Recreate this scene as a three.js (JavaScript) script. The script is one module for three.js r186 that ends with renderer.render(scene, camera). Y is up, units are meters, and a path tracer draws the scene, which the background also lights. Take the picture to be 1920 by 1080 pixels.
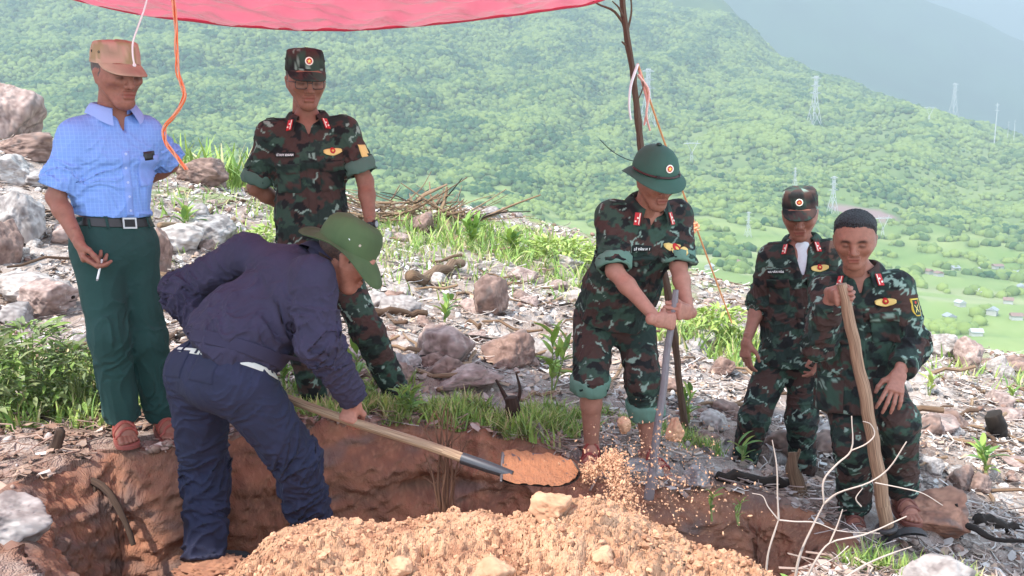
import * as THREE from 'three';
import { createNoise3D } from 'simplex-noise';
import { mergeGeometries, mergeVertices } from 'three/addons/utils/BufferGeometryUtils.js';

// ---- camera, sky, sun, exposure
const scene = new THREE.Scene();
const camera = new THREE.PerspectiveCamera(35, 1024 / 576, 0.1, 30000);
camera.position.set(0, 1.3, 0);
camera.rotation.set(-0.16771, 0, 0);
const renderer = new THREE.WebGLRenderer({ antialias: true });
renderer.toneMapping = THREE.LinearToneMapping;
renderer.toneMappingExposure = 2.65;
renderer.shadowMap.enabled = true;
const SUN = new THREE.Vector3(-0.5, 0.84, 0.2).normalize();
{
  const W = 128, H = 64, d = new Float32Array(W * H * 4);
  for (let j = 0; j < H; j++) for (let i = 0; i < W; i++) {
    const v = ((j + 0.5) / H - 0.5) * Math.PI, s = Math.max(0, Math.sin(v));
    const k = Math.pow(1 - s, 2.2), o = (j * W + i) * 4;
    d[o] = 0.56 + 0.50 * k; d[o + 1] = 0.76 + 0.34 * k; d[o + 2] = 1.06 + 0.12 * k; d[o + 3] = 1;
  }
  const t = new THREE.DataTexture(d, W, H, THREE.RGBAFormat, THREE.FloatType);
  t.mapping = THREE.EquirectangularReflectionMapping; t.magFilter = THREE.LinearFilter; t.needsUpdate = true;
  scene.background = t; scene.environment = t;
}
const sun = new THREE.DirectionalLight(new THREE.Color(1, 0.95, 0.86), 5);
sun.position.copy(SUN).multiplyScalar(40); sun.target.position.set(0, 0, -5);
sun.castShadow = true; sun.shadow.radius = 3; sun.shadow.mapSize.set(2048, 2048);
Object.assign(sun.shadow.camera, { left: -16, right: 16, top: 16, bottom: -16, near: 1, far: 100 });
scene.add(sun, sun.target);
scene.fog = new THREE.FogExp2(new THREE.Color(0.72, 0.9, 1.0), 0.00033);

// ---- helpers
function rng(seed) { let s = seed | 0; return () => { s = (s + 0x6d2b79f5) | 0; let t = Math.imul(s ^ (s >>> 15), 1 | s); t = (t + Math.imul(t ^ (t >>> 7), 61 | t)) ^ t; return ((t ^ (t >>> 14)) >>> 0) / 4294967296; }; }
const noise = createNoise3D(rng(11)), noiseB = createNoise3D(rng(77));
const fbm = (x, y, z, o = 4) => { let a = 0, m = 0.5; for (let i = 0; i < o; i++) { a += m * noise(x, y, z); x = x * 2.03 + 1.7; y = y * 2.03 - 3.1; z = z * 2.03 + 5.3; m *= 0.5; } return a; };
const V = (a) => new THREE.Vector3(a[0], a[1], a[2]);
const lerp = (a, b, t) => a + (b - a) * t, clamp = (x, a = 0, b = 1) => Math.min(b, Math.max(a, x));
const sstep = (a, b, x) => { const t = clamp((x - a) / (b - a)); return t * t * (3 - 2 * t); };
const mix3 = (a, b, t) => [lerp(a[0], b[0], t), lerp(a[1], b[1], t), lerp(a[2], b[2], t)];
const add3 = (a, b) => [a[0] + b[0], a[1] + b[1], a[2] + b[2]], sub3 = (a, b) => [a[0] - b[0], a[1] - b[1], a[2] - b[2]];
const mul3 = (a, s) => [a[0] * s, a[1] * s, a[2] * s], dot3 = (a, b) => a[0] * b[0] + a[1] * b[1] + a[2] * b[2];
const cross3 = (a, b) => [a[1] * b[2] - a[2] * b[1], a[2] * b[0] - a[0] * b[2], a[0] * b[1] - a[1] * b[0]];
const len3 = (a) => Math.hypot(a[0], a[1], a[2]), nrm3 = (a) => mul3(a, 1 / (len3(a) || 1));
const taken = new Map();
const numbered = (n) => { const k = taken.get(n) ?? 0; taken.set(n, k + 1); return k ? n + '_' + String(k).padStart(3, '0') : n; };
const std = (r, g, b, rough = 0.9, more = {}) => new THREE.MeshStandardMaterial({ color: new THREE.Color().setRGB(r, g, b), roughness: rough, ...more });
const phys = (r, g, b, rough, more = {}) => new THREE.MeshPhysicalMaterial({ color: new THREE.Color().setRGB(r, g, b), roughness: rough, ...more });
const vcol = (rough = 0.9, more = {}) => new THREE.MeshStandardMaterial({ color: 0xffffff, roughness: rough, vertexColors: true, ...more });
function mesh(name, geo, mat, parent) {
  const m = new THREE.Mesh(geo, mat); m.name = parent ? name : numbered(name); m.castShadow = m.receiveShadow = true;
  (parent ?? scene).add(m); return m;
}
function tag(o, label, category, group) { o.userData.label = label; o.userData.category = category; if (group) o.userData.group = group; return o; }
function thing(name, label, category, pos = [0, 0, 0], group) {
  const g = new THREE.Group(); g.name = numbered(name); g.position.set(...pos); scene.add(g); return tag(g, label, category, group);
}
const structure = (name, geo, mat) => { const m = mesh(name, geo, mat); m.userData.kind = 'structure'; return m; };
const stuff = (o, label, category) => { o.userData.kind = 'stuff'; return label ? tag(o, label, category) : o; };
const shift = (g, p) => g.translate(-p[0], -p[1], -p[2]);

// tube of changing radius through points, tapered, with a slight wobble
function limbGeo(pts, radii, sides = 7, wob = 0, seed = 1, color) {
  const n = pts.length, pos = [], idx = [], col = [], uv = [];
  let up = [0, 1, 0.01], run = 0;
  for (let i = 0; i < n; i++) {
    const t = nrm3(sub3(pts[Math.min(n - 1, i + 1)], pts[Math.max(0, i - 1)]));
    if (Math.abs(dot3(t, up)) > 0.98) up = [1, 0, 0.02];
    const b = nrm3(cross3(t, up)), nn = cross3(b, t); up = nn;
    const r = Array.isArray(radii) ? (radii.length === n ? radii[i] : lerp(radii[0], radii[1], i / (n - 1))) : radii;
    if (i) run += len3(sub3(pts[i], pts[i - 1]));
    for (let k = 0; k <= sides; k++) {
      const a = (k % sides) / sides * Math.PI * 2, q = wob ? 1 + wob * noise(pts[i][0] * 9 + Math.cos(a) + seed, pts[i][1] * 9 + Math.sin(a), pts[i][2] * 9 + seed) : 1;
      const p = add3(pts[i], add3(mul3(b, Math.cos(a) * r * q), mul3(nn, Math.sin(a) * r * q)));
      pos.push(...p); uv.push(k / sides, run);
      if (color) col.push(...color(p, i / (n - 1), a));
    }
  }
  for (let i = 0; i < n - 1; i++) for (let k = 0; k < sides; k++) {
    const a = i * (sides + 1) + k, b = a + 1, c = a + sides + 1, d = c + 1; idx.push(a, b, c, b, d, c);
  }
  for (const [row, flip] of [[0, 1], [n - 1, 0]]) {
    const c = pos.length / 3, s = row * (sides + 1); pos.push(...pts[row]); uv.push(0, 0); if (color) col.push(...color(pts[row], row ? 1 : 0, 0));
    for (let k = 0; k < sides; k++) flip ? idx.push(c, s + k + 1, s + k) : idx.push(c, s + k, s + k + 1);
  }
  const g = new THREE.BufferGeometry();
  g.setAttribute('position', new THREE.Float32BufferAttribute(pos, 3)); g.setAttribute('uv', new THREE.Float32BufferAttribute(uv, 2));
  if (color) g.setAttribute('color', new THREE.Float32BufferAttribute(col, 3));
  g.setIndex(idx); g.computeVertexNormals(); return g;
}
function curvePts(pts, n) { return new THREE.CatmullRomCurve3(pts.map(V)).getPoints(n).map((p) => [p.x, p.y, p.z]); }
// sheet from a function (u, v) -> point, nu x nv quads
function sheet(nu, nv, f, color) {
  const pos = [], uv = [], idx = [], col = [];
  for (let j = 0; j <= nv; j++) for (let i = 0; i <= nu; i++) { const p = f(i / nu, j / nv, i, j); pos.push(p[0], p[1], p[2]); uv.push(p[3] ?? i / nu, p[4] ?? j / nv); if (color) col.push(...color(p, i / nu, j / nv)); }
  for (let j = 0; j < nv; j++) for (let i = 0; i < nu; i++) { const a = j * (nu + 1) + i, b = a + 1, c = a + nu + 1, d = c + 1; idx.push(a, b, c, b, d, c); }
  const g = new THREE.BufferGeometry();
  g.setAttribute('position', new THREE.Float32BufferAttribute(pos, 3)); g.setAttribute('uv', new THREE.Float32BufferAttribute(uv, 2));
  if (color) g.setAttribute('color', new THREE.Float32BufferAttribute(col, 3));
  g.setIndex(idx); g.computeVertexNormals(); return g;
}
// noisy closed blob: boulders, clods
function blobGeo(seed, detail, amp, freq, scale, color, ridged = 0, cuts = 0) {
  const RC = rng(seed * 97 + 5), pl = []; for (let i = 0; i < cuts; i++) { const a = RC() * 6.283, y = RC() * 1.7 - 0.75, r = Math.sqrt(Math.max(0.02, 1 - y * y)); pl.push([...nrm3([Math.cos(a) * r, y, Math.sin(a) * r]), 0.52 + 0.4 * RC()]); }
  let g = new THREE.IcosahedronGeometry(1, detail); g.deleteAttribute('uv'); g.deleteAttribute('normal'); g = mergeVertices(g, 1e-4);
  const p = g.attributes.position, col = [];
  for (let i = 0; i < p.count; i++) {
    const v = [p.getX(i), p.getY(i), p.getZ(i)];
    let n = fbm(v[0] * freq + seed * 7.1, v[1] * freq - seed * 3.3, v[2] * freq + seed, 4);
    if (ridged) n = n * (1 - ridged) - ridged * Math.abs(noise(v[0] * freq * 1.3 + seed, v[1] * freq * 1.3, v[2] * freq * 1.3 - seed));
    let cut = 1; for (const c of pl) { const dd = v[0] * c[0] + v[1] * c[1] + v[2] * c[2]; if (dd > 0.05) cut = Math.min(cut, c[3] / dd); }
    const k = cut * (1 + amp * n * 2) + (cuts ? 0.02 * noise(v[0] * 14, v[1] * 14, v[2] * 14 + seed) : 0), q = [v[0] * k * scale[0], v[1] * k * scale[1], v[2] * k * scale[2]];
    p.setXYZ(i, ...q); if (color) col.push(...color(q, n));
  }
  if (color) g.setAttribute('color', new THREE.Float32BufferAttribute(col, 3));
  g.computeVertexNormals(); return g;
}
const faceted = (g) => { const f = g.toNonIndexed(); f.computeVertexNormals(); return f; };
function tint(g, c) { const n = g.attributes.position.count, a = new Float32Array(n * 3); for (let i = 0; i < n; i++) a.set(c, i * 3); g.setAttribute('color', new THREE.BufferAttribute(a, 3)); return g; }
function canvasTex(w, h, draw) {
  const c = document.createElement('canvas'); c.width = w; c.height = h; draw(c.getContext('2d'), w, h);
  const t = new THREE.CanvasTexture(c); t.colorSpace = THREE.SRGBColorSpace; t.magFilter = THREE.LinearFilter; return t;
}
function noiseTex(w, h, f, srgb) {
  const d = new Uint8Array(w * h * 4);
  for (let j = 0; j < h; j++) for (let i = 0; i < w; i++) { const c = f(i / w, j / h), o = (j * w + i) * 4; d[o] = clamp(c[0]) * 255; d[o + 1] = clamp(c[1]) * 255; d[o + 2] = clamp(c[2]) * 255; d[o + 3] = 255; }
  const t = new THREE.DataTexture(d, w, h, THREE.RGBAFormat, THREE.UnsignedByteType); t.wrapS = t.wrapT = THREE.RepeatWrapping; t.magFilter = THREE.LinearFilter; if (srgb) t.colorSpace = THREE.SRGBColorSpace; t.needsUpdate = true; return t;
}
const tileN = (u, v, f, o = 0) => { const a = u * 6.2832, b = v * 6.2832, R = f / 6.2832; return 0.5 * (noise(Math.cos(a) * R + o, Math.sin(a) * R, Math.cos(b) * R) + noise(Math.sin(b) * R + o, Math.cos(a) * R + 9, Math.sin(a) * R - o)); };
const soilBump = noiseTex(512, 512, (u, v) => { const n = 0.5 + 0.5 * tileN(u, v, 24) * 0.9 + 0.4 * tileN(u, v, 70, 5) + 0.25 * tileN(u, v, 150, 8); return [n, n, n]; });

// ---- the hillside the men stand on
const PIT = [[-1.8187,-0.0015,-3.1773], [-1.7814,-0.0018,-3.4207], [-1.666,-0.0011,-3.5882], [-1.4049,-0.0016,-3.654], [-1.1208,-0.0008,-3.8367], [-0.8637,-0.0011,-3.9482], [-0.5003,-0.0466,-4.118], [-0.1527,-0.1104,-4.1833], [0.2001,-0.1798,-4.0954], [0.3595,-0.2122,-3.9074], [0.689,-0.2813,-3.8602], [1.0929,-0.3654,-4.0336], [1.3114,-0.412,-3.9294], [1.4387,-0.4388,-3.7372], [1.0971,-0.3526,-3.25], [0.6376,-0.2255,-3], [0.0725,-0.1746,-2.9], [-0.4346,-0.1997,-2.65], [-0.8124,-0.2574,-2.35], [-1.097,-0.2773,-2.38], [-1.2446,-0.002,-2.4166], [-1.4659,-0.0005,-2.6805], [-1.7248,-0.0005,-2.9848]].map((p) => [p[0], p[2]]);
const pitCurve = new THREE.CatmullRomCurve3(PIT.map((p) => new THREE.Vector3(p[0], 0, p[1])), true).getPoints(260).map((p) => [p.x, p.z]); pitCurve.pop();
function pitDist(x, z) { // negative inside
  let d = 1e9, s = 1;
  for (let i = 0, n = pitCurve.length, j = n - 1; i < n; j = i++) {
    const [ax, az] = pitCurve[i], [bx, bz] = pitCurve[j], ex = bx - ax, ez = bz - az, wx = x - ax, wz = z - az, t = clamp((wx * ex + wz * ez) / (ex * ex + ez * ez));
    const dx = wx - ex * t, dz = wz - ez * t; d = Math.min(d, dx * dx + dz * dz);
    const c1 = z >= az, c2 = z < bz, c3 = ex * wz > ez * wx; if ((c1 && c2 && c3) || (!c1 && !c2 && !c3)) s = -s;
  }
  return s * Math.sqrt(d);
}
function hillBase(x, z) {
  const D = -z;
  let y = x < -0.9 ? 0 : -0.215 * (x + 0.9) ** 2 / (x + 0.9 + 0.35);
  y += 0.25 * Math.max(0, -x - 1.9) * sstep(4.2, 9, D) * (1 - 0.25 * sstep(10, 16, D));
  y += 0.02 * Math.max(0, D - 6) * sstep(-4, 0, -x);
  const crest = 14 - 0.5 * Math.max(0, x + 0.5) + 0.35 * noise(x * 0.5, 3, 1);
  if (D > crest) y -= 0.55 * (D - crest) ** 2 / (D - crest + 3);
  return y;
}
const SOLES = [[-1.6774,0.1116,-3.78], [-1.5583,0.0774,-3.92], [-0.9933,0.0046,-4.42], [-0.5841,-0.0134,-4.52], [0.3835,-0.1844,-4.22], [0.6687,-0.2246,-4.28], [1.2839,-0.552,-4.85], [1.6065,-0.5421,-4.8], [1.6164,-0.4377,-4.08], [1.8049,-0.3285,-4.02]].map((p) => [p[0] + 0.02, p[1] - 0.1, p[2] + 0.07]);
function hill(x, z) { // evened out under the feet
  let y = hillRaw(x, z), sw = 0, sd = 0; if (z < -6.5 || x < -3 || x > 3) return y;
  for (const s of SOLES) { s[3] ??= s[1] - hillRaw(s[0], s[2]); const w = Math.exp(-((x - s[0]) ** 2 + (z - s[2]) ** 2) / 0.022); sw += w; sd += w * s[3]; }
  return y + sd / Math.max(1, sw);
}
function hillRaw(x, z) {
  const D = -z;
  let y = hillBase(x, z) + 0.07 * fbm(x * 0.55, 2, z * 0.55, 3) * sstep(4.6, 8, D) * 2 + 0.03 * fbm(x * 2.3, 7, z * 2.3, 3) + 0.018 * noise(x * 7, 1, z * 7);
  return y;
}
const groundY = (x, z) => hill(x, z);
{
  const line = (a, b, dense0, dense1, fine, coarse, grow) => { // graded grid lines
    const out = []; let t = dense0; while (t <= dense1) { out.push(t); t += fine; }
    let s = fine; t = dense0; while (t > a) { s = Math.min(s * grow, coarse + Math.abs(t - dense0) * 0.25); t -= s; out.unshift(t); }
    s = fine; t = out[out.length - 1]; while (t < b) { s = Math.min(s * grow, coarse + Math.abs(t - dense1) * 0.25); t += s; out.push(t); } return out;
  };
  const xs = line(-70, 70, -3.2, 3.2, 0.022, 0.06, 1.03), zs = line(-95, 6, -6.2, -2.2, 0.022, 0.05, 1.02);
  const col = (p) => {
    const x = p[0], z = p[2], D = -z, n1 = fbm(x * 1.1, 4, z * 1.1, 4), n2 = fbm(x * 6, 9, z * 6, 3), n3 = noise(x * 31, 2, z * 31), nearPit = Math.abs(x) < 4 && z > -5.5 && z < -1.5 ? Math.exp(-Math.max(0, pitDist(x, z)) * 5) : 0;
    let c = mix3([0.41, 0.335, 0.295], [0.29, 0.21, 0.17], clamp(0.5 + n1 * 1.2 + n3 * 0.25));
    c = mix3(c, [0.52, 0.475, 0.45], sstep(0.12, 0.45, n2 + 0.25 * n3) * 0.75);
    c = mix3(c, [0.09, 0.075, 0.07], sstep(0.12, 0.4, fbm(x * 2.7 + 40, 3, z * 2.7, 3) + n3 * 0.12) * 0.7);
    c = mix3(c, [0.19, 0.095, 0.06], clamp(nearPit * 1.3 * (0.75 + n2) + sstep(0.15, 0.4, fbm(x * 1.6 - 9, 6, z * 1.6, 3)) * 0.35));
    if (D > 9) c = mix3(c, [0.22, 0.27, 0.09], sstep(0, 0.3, fbm(x * 0.6 + 3, 1, z * 0.6 + 8, 3) + 0.1) * sstep(9, 12, D));
    return c;
  };
  const g = sheet(xs.length - 1, zs.length - 1, (u, v, i, j) => {
    const x = xs[i], z = zs[j]; let y = hill(x, z);
    if (x > -3.2 && x < 3.2 && z > -5 && z < -2) { const d = pitDist(x, z); if (d < 0.02) y -= 0.9; }
    return [x, y, z, x / 0.6, z / 0.6];
  }, col);
  structure('ground', g.index ? flip(g) : g, vcol(0.95, { bumpMap: soilBump, bumpScale: 0.012 }));

}
function flip(g) { const i = g.index.array; for (let k = 0; k < i.length; k += 3) { const t = i[k]; i[k] = i[k + 1]; i[k + 1] = t; } g.computeVertexNormals(); return g; }

// the dug pit: wall rings from rim to floor
const PIT_DEPTH = 0.5;
{
  const n = pitCurve.length, rings = 72;
  let cx = 0, cz = 0; for (const p of pitCurve) { cx += p[0] / n; cz += p[1] / n; }
  const at = (u, v) => {
    const i = Math.round(u * n) % n, [x0, z0] = pitCurve[i], [xa, za] = pitCurve[(i + n - 2) % n], [xb, zb] = pitCurve[(i + 2) % n];
    let nx = -(zb - za), nz = xb - xa; const l = Math.hypot(nx, nz); nx /= l; nz /= l; if (pitDist(x0 + nx * 0.05, z0 + nz * 0.05) > 0) { nx = -nx; nz = -nz; }
    const rim = hill(x0, z0), w = Math.min(1, v / 0.62), fl = clamp((v - 0.62) / 0.38);
    let y = rim + 0.010 - w * (PIT_DEPTH + rim * 0.7) - (v < 0.01 ? 0.04 : 0), inn = -0.075 + (v < 0.01 ? -0.02 : 0) + 0.085 * Math.sqrt(sstep(0, 0.12, w)) + 0.09 * sstep(0.08, 0.4, w) + 0.13 * w * w;
    inn += 0.045 * sstep(0, 0.1, w) * fbm(x0 * 4, y * 5, z0 * 4, 4) * 1 + 0.02 * noise(x0 * 18, y * 18, z0 * 18) * sstep(0, 0.1, v) + 0.009 * noise(x0 * 47, y * 47, z0 * 47) * sstep(0, 0.1, v);
    const hol = Math.exp(-(((x0 + 0.38) / 0.17) ** 2) - ((y + 0.31) / 0.035) ** 2); if (z0 < -3.7) inn -= 0.14 * hol;    // hollow in the far wall
    let x = x0 + nx * inn, z = z0 + nz * inn;
    if (fl > 0) { x = lerp(x, cx, fl * 0.96); z = lerp(z, cz, fl * 0.9); y += 0.05 * fbm(x * 5, 2, z * 5, 4) - 0.02 * fl; }
    return [x, y, z, u * 10, v * 1.3];
  };
  const g = sheet(n * 3, rings, (u, v) => { const i = u * n, a = at(Math.floor(i) / n, v), b = at(Math.ceil(i) / n, v), f = i - Math.floor(i); return [0, 1, 2, 3, 4].map((k) => lerp(a[k], b[k], f)); }, (p, u, v) => {
    const a = fbm(p[0] * 5, p[1] * 8, p[2] * 5, 4), b = noise(p[0] * 45, p[1] * 45, p[2] * 45);
    let c = mix3([0.27, 0.115, 0.064], [0.175, 0.08, 0.05], clamp(0.5 + a * 1.3)); c = mix3(c, [0.34, 0.17, 0.10], sstep(0.35, 0.8, b) * 0.6);
    c = mix3(c, [0.13, 0.10, 0.09], sstep(0.1, 0.5, fbm(p[0] * 2 + 5, p[1] * 6, p[2] * 2, 3) + (p[0] < -1.2 ? 0.2 : -0.1)) * 0.6); return c;
  });
  structure('pit', g, vcol(0.95, { bumpMap: soilBump, bumpScale: 0.005, side: THREE.DoubleSide }));
}

// ---- mountains and valley
const COLS = [-900, 0, 320, 640, 960, 1150, 1340, 1500, 1700, 1920, 2700].map((p) => (p - 960) / 1713);
const ROWS = [110, 220, 350, 500, 750, 1000, 1300, 1700, 2200, 2800, 3500];
const HGT = [
  [-34.9496, -50.6365, -49.5788, -36.0545, -24.3858, 1.3, 59.8705, 181.3184, 377.1453, 657.4696, 766.4057],
  [-45.5487, -64.2758, -62.1646, -47.739, -39.5073, -15.7744, 41.6634, 158.0014, 353.5545, 642.8017, 766.4057],
  [-45.5487, -64.2758, -64.2768, -53.6155, -48.1943, -27.2123, 27.035, 143.9582, 329.8754, 613.3845, 747.9688],
  [-47.7079, -68.4214, -70.6385, -63.9551, -65.6699, -53.1097, -9.7823, 101.5882, 282.2499, 554.2223, 710.9926],
  [-47.7079, -69.8089, -74.9008, -74.3659, -76.6616, -68.7569, -34.2765, 63.6203, 236.6728, 494.619, 636.6268],
  [-47.7079, -71.1992, -81.3262, -83.3468, -83.2824, -73.4089, -39.4922, 49.3074, 210.1365, 434.5695, 524.0335],
  [-47.7079, -73.9883, -87.7902, -93.8921, -89.9227, -76.3201, -44.7151, 39.7427, 185.9165, 386.2053, 371.9261],
  [-47.7079, -75.3871, -92.1212, -99.9509, -96.5826, -80.4005, -49.1975, 22.48, 142.0886, 158.6896, 100.1388],
  [-47.7079, -76.7887, -95.3809, -103.902, -107.7261, -87.9932, -50.6927, 34.9535, 59.7164, 17.1749, -58.4604],
  [-47.7079, -78.1932, -97.5594, -105.1198, -112.1989, -93.8468, -58.1778, -10.2905, -18.707, -78.5344, -138.6804],
  [-47.7079, -78.1932, -98.6504, -106.0338, -114.4386, -108.5311, -95.8216, -96.1119, -112.0463, -142.9589, -179.0237],
];
function farBase(x, z) {
  const D = clamp(-z, ROWS[0], 3500), u = clamp(x / -z, COLS[0], COLS[10]);
  let i = 0; while (i < COLS.length - 2 && u > COLS[i + 1]) i++;
  let j = 0; while (j < ROWS.length - 2 && D > ROWS[j + 1]) j++;
  const s = (u - COLS[i]) / (COLS[i + 1] - COLS[i]), t = (D - ROWS[j]) / (ROWS[j + 1] - ROWS[j]), ss = s * s * (3 - 2 * s) * 0.4 + s * 0.6;
  return lerp(lerp(HGT[i][j], HGT[i][j + 1], t), lerp(HGT[i + 1][j], HGT[i + 1][j + 1], t), ss);
}
function far(x, z) { const D = -z, k = sstep(500, 1600, D); return farBase(x, z) + k * 34 * (Math.abs(noise(x / 300 + z / 1100, 3, z / 800)) - 0.3) * (1 - 0.6 * sstep(1900, 2400, D)) + k * 36 * fbm(x / 330, 5, z / 330, 4) * (1 - 0.3 * sstep(1900, 2400, D)) + (1 - k) * 5 * fbm(x / 120, 6, z / 120, 3); }
// how wooded a spot is, 0 meadow .. 1 forest
function wooded(x, z) {
  const D = -z, u = x / D, n = fbm(x / 170 + 7, 2, z / 170, 4), m = fbm(x / 45, 9, z / 45, 3);
  let w = 0.9;
  const meadow = sstep(-0.32, -0.16, u) * (1 - sstep(1020 + 500 * n, 1120 + 500 * n, D));
  w = lerp(w, 0.14 + 1.3 * sstep(0.02, 0.3, n * 0.6 + m * 0.8 - 0.04), meadow);
  w = lerp(w, 0.42 + 1.0 * sstep(-0.05, 0.3, n), sstep(0.0, 0.2, u) * sstep(850, 1050, D) * (1 - sstep(1500, 1900, D)));
  return clamp(w + m * 0.25);
}
{
  const us = [], ds = []; for (let i = 0; i <= 330; i++) us.push(lerp(-1.15, 1.05, i / 330));
  for (let d = 90; d < 3600; d *= 1.018) ds.push(d);
  const g = flip(sheet(us.length - 1, ds.length - 1, (u, v, i, j) => { const z = -ds[j], x = us[i] * ds[j]; return [x, far(x, z) - (j === 0 ? 30 : 0), z, x / 60, z / 60]; }, (p) => {
    const x = p[0], z = p[2], w = wooded(x, z), n = fbm(x / 90, 1, z / 90, 4), m = fbm(x / 14, 3, z / 14, 3);
    let c = mix3([0.20, 0.29, 0.07], [0.34, 0.39, 0.13], clamp(0.5 + n * 1.3 + m * 0.6)); c = mix3(c, [0.04, 0.095, 0.03], w * 0.9);
    const sx = (x + 1800 * 0.269) / 16, sz = (z + 1640 + (x + 484) * 1.2) / 90; // bare rock slide
    const sl = Math.exp(-(sx * sx) - sz * sz) + 0.3 * m; c = mix3(c, [0.55, 0.52, 0.5], sstep(0.35, 0.6, sl) * (Math.abs(sz) < 2 ? 1 : 0));
    const bx = (x - 1000 * 0.388) / 48, bz = (z + 1000) / 42; c = mix3(c, [0.33, 0.21, 0.19], sstep(0.4, 0.6, Math.exp(-bx * bx - bz * bz) + 0.25 * n)); // burnt clearing
    if (-z < 760 && x > 60) { const f = noise(Math.floor(x / 38) * 3.1, 4, Math.floor(z / 26) * 2.3); c = mix3(c, f > 0.2 ? [0.40, 0.39, 0.22] : f > -0.3 ? [0.27, 0.34, 0.11] : [0.17, 0.25, 0.07], 0.5); }
    return c;
  }));
  structure('mountain', g, vcol(0.95));
  // far ridges
  const ridge = (d0, d1, prof, seed, c0) => {
    const U = prof.map((q) => q[0]);
    const g2 = flip(sheet(160, 44, (a, b) => {
      const u = lerp(-0.75, 1.0, a), d = lerp(d0, d1, b), i = Math.min(U.length - 2, Math.max(0, U.findIndex((q) => q > u) - 1)), t = clamp((u - U[i]) / (U[i + 1] - U[i])), top = lerp(prof[i][1], prof[i + 1][1], t);
      const k = Math.min(1, b / 0.72), x = u * d; return [x, lerp(-160, top, Math.pow(k, 1.15)) - Math.max(0, b - 0.72) * top * 1.5 + 130 * fbm(x / 1100, seed, d / 1100, 5) * k * (1 - 0.7 * sstep(0.55, 0.72, b)), -d];
    }, (p) => mix3(c0, mul3(c0, 1.7), clamp(0.5 + fbm(p[0] / 300, seed, p[2] / 300, 4) * 1.2))));
    structure('mountain_ridge', g2, vcol(0.95));
  };
  ridge(3800, 6200, [[-0.9, 1498.5314], [0.2, 1239.2433], [0.35, 975.605], [0.455, 743.5143], [0.56, 514.0813], [0.75, 250.4498], [1.1, 157.4653]], 21, [0.04, 0.085, 0.035]);
  ridge(7400, 11500, [[-0.9, 2856.9591], [0.35, 2480.903], [0.5, 1686.2824], [0.56, 1435.2799], [0.7, 1210.3807], [1.1, 1097.2944]], 33, [0.04, 0.08, 0.045]);
}
// tree crowns of the far woods
{
  const R = rng(5), spots = [];
  for (let k = 0; k < 520000 && spots.length < 150000; k++) {
    const D = Math.sqrt(lerp(420 * 420, 2650 * 2650, R())), u = lerp(-0.62, 0.62, R()), x = u * D, z = -D, w = wooded(x, z);
    if (w < 0.3 || R() > w * w * 1.05) continue;
    const bx = (x - 388) / 52, bz = (z + 1000) / 46; if (bx * bx + bz * bz < 0.75) continue;
    const sx = (x + 484) / 18, sz = (z + 1640 + (x + 484) * 1.2) / 90; if (Math.exp(-sx * sx - sz * sz) > 0.45) continue;
    spots.push([x, z, w]);
  }
  const g = blobGeo(3, 1, 0.28, 1.6, [1, 0.95, 1]);
  const im = new THREE.InstancedMesh(g, std(1, 1, 1, 0.95), spots.length), M = new THREE.Matrix4(), q = new THREE.Quaternion(), e = new THREE.Euler(), c = new THREE.Color();
  spots.forEach(([x, z, w], i) => {
    const s = (2.3 + 3.8 * R() * R() + 1.7 * R()) * (0.8 + 0.35 * sstep(900, 1800, -z)) * (0.7 + 0.4 * w); e.set(R() * 0.5, R() * 6.3, R() * 0.5); q.setFromEuler(e);
    M.compose(new THREE.Vector3(x, far(x, z) + s * 0.35, z), q, new THREE.Vector3(s, s * (0.75 + 0.4 * R()), s)); im.setMatrixAt(i, M);
    const n = clamp(0.45 + 0.3 * sstep(-0.1, 0.25, x / -z) * (1 - sstep(1500, 2100, -z)) + fbm(x / 120, 8, z / 120, 3) * 1.1 + (R() - 0.5) * 0.95), k = mix3([0.03, 0.095, 0.03], [0.25, 0.32, 0.085], n); im.setColorAt(i, c.setRGB(...k));
  });
  im.name = 'forest'; scene.add(im); stuff(im, 'dense green woods covering the far mountain slopes', 'forest');

}


// ---- figures: smooth distance fields meshed with surface nets
function bone(a, b, ra, rb, o = {}) {
  const ab = sub3(b, a), L = len3(ab) || 1e-6, ax = mul3(ab, 1 / L), k = { a, b, ab, L, L2: L * L, ax, ra: Array.isArray(ra) ? ra : [ra, ra], rb: Array.isArray(rb) ? rb : [rb, rb], k: 0.03, seed: 0, wr: 0, wf: [5, 13], ...o };
  k.round = !Array.isArray(ra); let s = k.s ?? (Math.abs(ax[0]) < 0.8 ? [1, 0, 0] : [0, 0, 1]);
  s = nrm3(sub3(s, mul3(ax, dot3(s, ax)))); k.s = s; k.f = cross3(s, ax); k.rmax = Math.max(...k.ra, ...k.rb, k.cap ?? 0); k.mid = mul3(add3(a, b), 0.5); k.reach = L / 2 + k.rmax * (k.pow ? 1.25 : 1) + k.k + k.wr + 0.002; return k;
}
function wrinkle(x, y, z, B) {
  const f = B.wf[0], g = B.wf[1], w = 0.35 * noiseB(x * 4 + B.seed, y * 4, z * 4);
  const n = noise(x * f + B.seed * 3.7, (y + 0.45 * x) * g + w * 2, z * f + B.seed), m = noiseB(x * f * 2.3 - B.seed, (y - 0.6 * x) * g * 1.7 + w * 3, z * f * 2.3);
  const r = 1 - Math.abs(n), q = 1 - Math.abs(m); return r * r * r * 0.75 + q * q * q * 0.35 - 0.3;
}
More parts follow.
